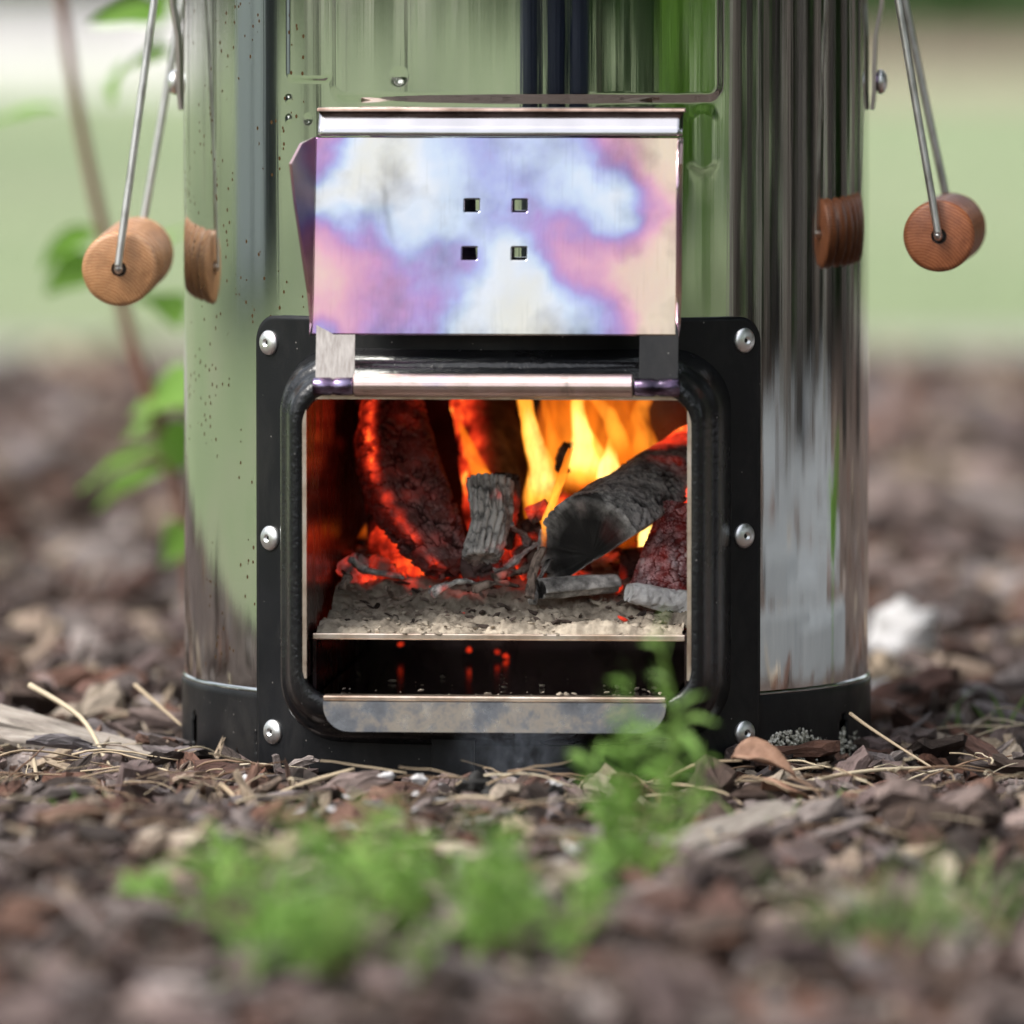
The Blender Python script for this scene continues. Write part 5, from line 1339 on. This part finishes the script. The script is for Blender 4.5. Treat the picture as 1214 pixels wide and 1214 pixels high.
for i in range(11):
    a, d = -58 - 108 * (i + rt.random()) / 11, rt.uniform(8.5, 14); root = empty('young_tree', (math.sin(R(a)) * d, -math.cos(R(a)) * d, 0)); root.rotation_euler.z = a; root.scale = (1.6, 1.6, 1.3)
    for nm, me in (('trunk', YT[(i * 2) % 3]), ('crown', yc)):
        o = bpy.data.objects.new(nm, me); COL.objects.link(o); o.parent = root
    tag(root, 'slim young tree standing on the lawn off to the left', 'tree', 'slim young trees off to the left')
SH = [leafcloud(1500, .75, .6, .55, .05, rn).mesh('foliage', M['limeleaf']), leafcloud(1800, 1.3, 1.1, 1.0, .085, rn).mesh('foliage', M['treeleaf'])]
for a, d, k, sc in ((36, 6.5, 1, .8), (50, 5.2, 0, .8), (61, 5.8, 0, .7), (19, 9.5, 1, 1.3), (30, 9, 1, 1.2), (44, 9, 1, 1.2), (88, 5.0, 1, .9), (97, 5.4, 1, 1), (105, 4.6, 1, .9), (114, 5.0, 1, 1), (124, 5.4, 1, 1), (134, 6.5, 1, 1.2), (146, 7.5, 1, 1.2), (78, 5.5, 1, .8), (71, 6.5, 0, .5)):
    o = bpy.data.objects.new('shrub', SH[k]); COL.objects.link(o); o.location = (math.sin(R(a)) * d, -math.cos(R(a)) * d, 0); o.scale = (sc,) * 3; o.rotation_euler.z = a
    tag(o, ('bright green' if k == 0 else 'dark green') + ' rounded garden shrub standing off to the side', 'shrub', ('bright' if k == 0 else 'dark') + ' green garden shrubs')
# hedge at the back right and far trees across the background
def hedge(x0, x1, y, h, dep, n, lab, ls=.14):
    b = MB(); rn = random.Random(int(y * 7))
    for i in range(n):
        c = Vector((rn.uniform(x0, x1), y + dep * rn.random(), h * rn.random() * (1 + .15 * math.sin(i)))); u = Vector((rn.gauss(0, 1), rn.gauss(0, 1), rn.gauss(0, 1))).normalized(); v = u.orthogonal().normalized(); s = ls * rn.uniform(.7, 1.4)
        b.add([c - u * s, c + v * s * .55, c + u * s, c - v * s * .55], [(0, 1, 2, 3)])
    b.box(((x0 + x1) / 2, y + dep * .55, h * .45), (x1 - x0, dep * .7, h * .85)); tag(b.build('hedge', M['treeleaf']), lab, 'hedge')
hedge(1.0, 30, 40, 2.4, 1.8, 9000, 'dark green hedge far behind on the right')
b = leafcloud(1, 1, 1, 1, 1, rn)
b = MB()
for i in range(9000):
    a = rn.uniform(0, 6.283); d = 75 + 12 * rn.random(); c = Vector((math.sin(a) * d, -math.cos(a) * d, 11 * rn.random() ** .8 * (.75 + .25 * math.sin(a * 9)))); u = Vector((rn.gauss(0, 1), rn.gauss(0, 1), rn.gauss(0, 1))).normalized(); v = u.orthogonal().normalized(); s = rn.uniform(.9, 1.9)
    b.add([c - u * s, c + v * s * .6, c + u * s, c - v * s * .6], [(0, 1, 2, 3)])
tag(b.build('far_wood', M['treeleaf']), 'distant belt of trees round the garden', 'wood', None, 'stuff')
# unseen paving made up for the pale patch mirrored in the shell
rp = random.Random(19); pm = MB(); pm.box((0, 0, 0), (1, 1, .05)); pme = pm.mesh('stand_in_paving', M['paving'])
for i in range(9):
    for j in range(6):
        a = R(84 + 36 * (j + .5) / 6 + rp.uniform(-2, 2)); d = .62 + .36 * i + rp.uniform(-.05, .05)
        if rp.random() < .34: continue
        o = bpy.data.objects.new('stand_in_paving', pme); COL.objects.link(o); o.location = (math.sin(a) * d, -math.cos(a) * d, .004 + rp.uniform(-.008, .006)); o.rotation_euler.z = a + rp.uniform(-.2, .2)
        o.scale = (.30 * rp.uniform(.7, 1), d * .095 * rp.uniform(.6, 1), 1)
        tag(o, 'made-up pale grey paving stone right of the stove, for its reflection', 'paving stone', 'made-up pale paving stones right of the stove')
sp_ = empty('sprout', (.417, .133, 0)); tag(sp_, 'bright green sprout with three upright leaves off to the right', 'sprout')
b = MB(); tube(b, [(0, 0, -.01), (.002, 0, .03), (0, 0, .066)], .0022, 8); b.build('stem', M['sapleaf'], sp_, True)
for sd2, h_, ln2 in ((-.020, .045, .052), (.002, .05, .05), (.026, .075, .078)):
    lb = leafmesh(ln2, .0095, .25, .25, 12, 6); o = lb.build('leaf', M['sapleaf'], sp_, True); o.location = (0, 0, .062); o.rotation_euler = (Vector((-.58 * sd2, .81 * sd2, h_)).normalized().to_track_quat('X', 'Z')).to_euler(); o.rotation_euler.rotate_axis('X', math.pi / 2)
# unseen shed made up for the pale and dark streaks mirrored left
def shed():
    root = empty('stand_in_shed', (-6.6, 1.35, 0)); root.rotation_euler.z = R(75); tag(root, 'made-up pale blue shed with dark door, for the streaks mirrored in the shell', 'shed')
    b = MB(); b.box((0, 0, 1.05), (2.35, 1.4, 2.1)); b.build('wall', M['shed'], root)
    b = MB(); b.box((0, 0, 2.16), (2.65, 1.7, .1)); b.build('roof', M['roof'], root)
    b = MB(); b.box((-.8, -.71, .98), (.7, .03, 1.9)); b.build('door', M['sheddark'], root)
    b = MB(); b.box((.25, -.712, 1.0), (.03, .03, 1.98)); b.build('corner_trim', M['sheddark'], root)
shed()
# navy drums added behind the camera in place of the mirrored operator
b = MB(); lathe(b, [(.27, 0), (.29, .05), (.3, .3), (.285, .33), (.3, .36), (.3, .68), (.285, .71), (.3, .74), (.29, .95), (.27, 1.0)], (0, 0, 0), (0, 0, 1), 32)
o = b.build('operator_stand_in', M['navy'], None, True); o.location = (.78, -4.7, 0); tag(o, 'navy stand-in added for the camera operator mirrored in the shell', 'barrel', 'navy operator stand-ins behind the camera')
for x_, y_ in ((.12, -4.75), (1.36, -4.5)):
    o2 = o.copy(); COL.objects.link(o2); o2.location = (x_, y_, 0)
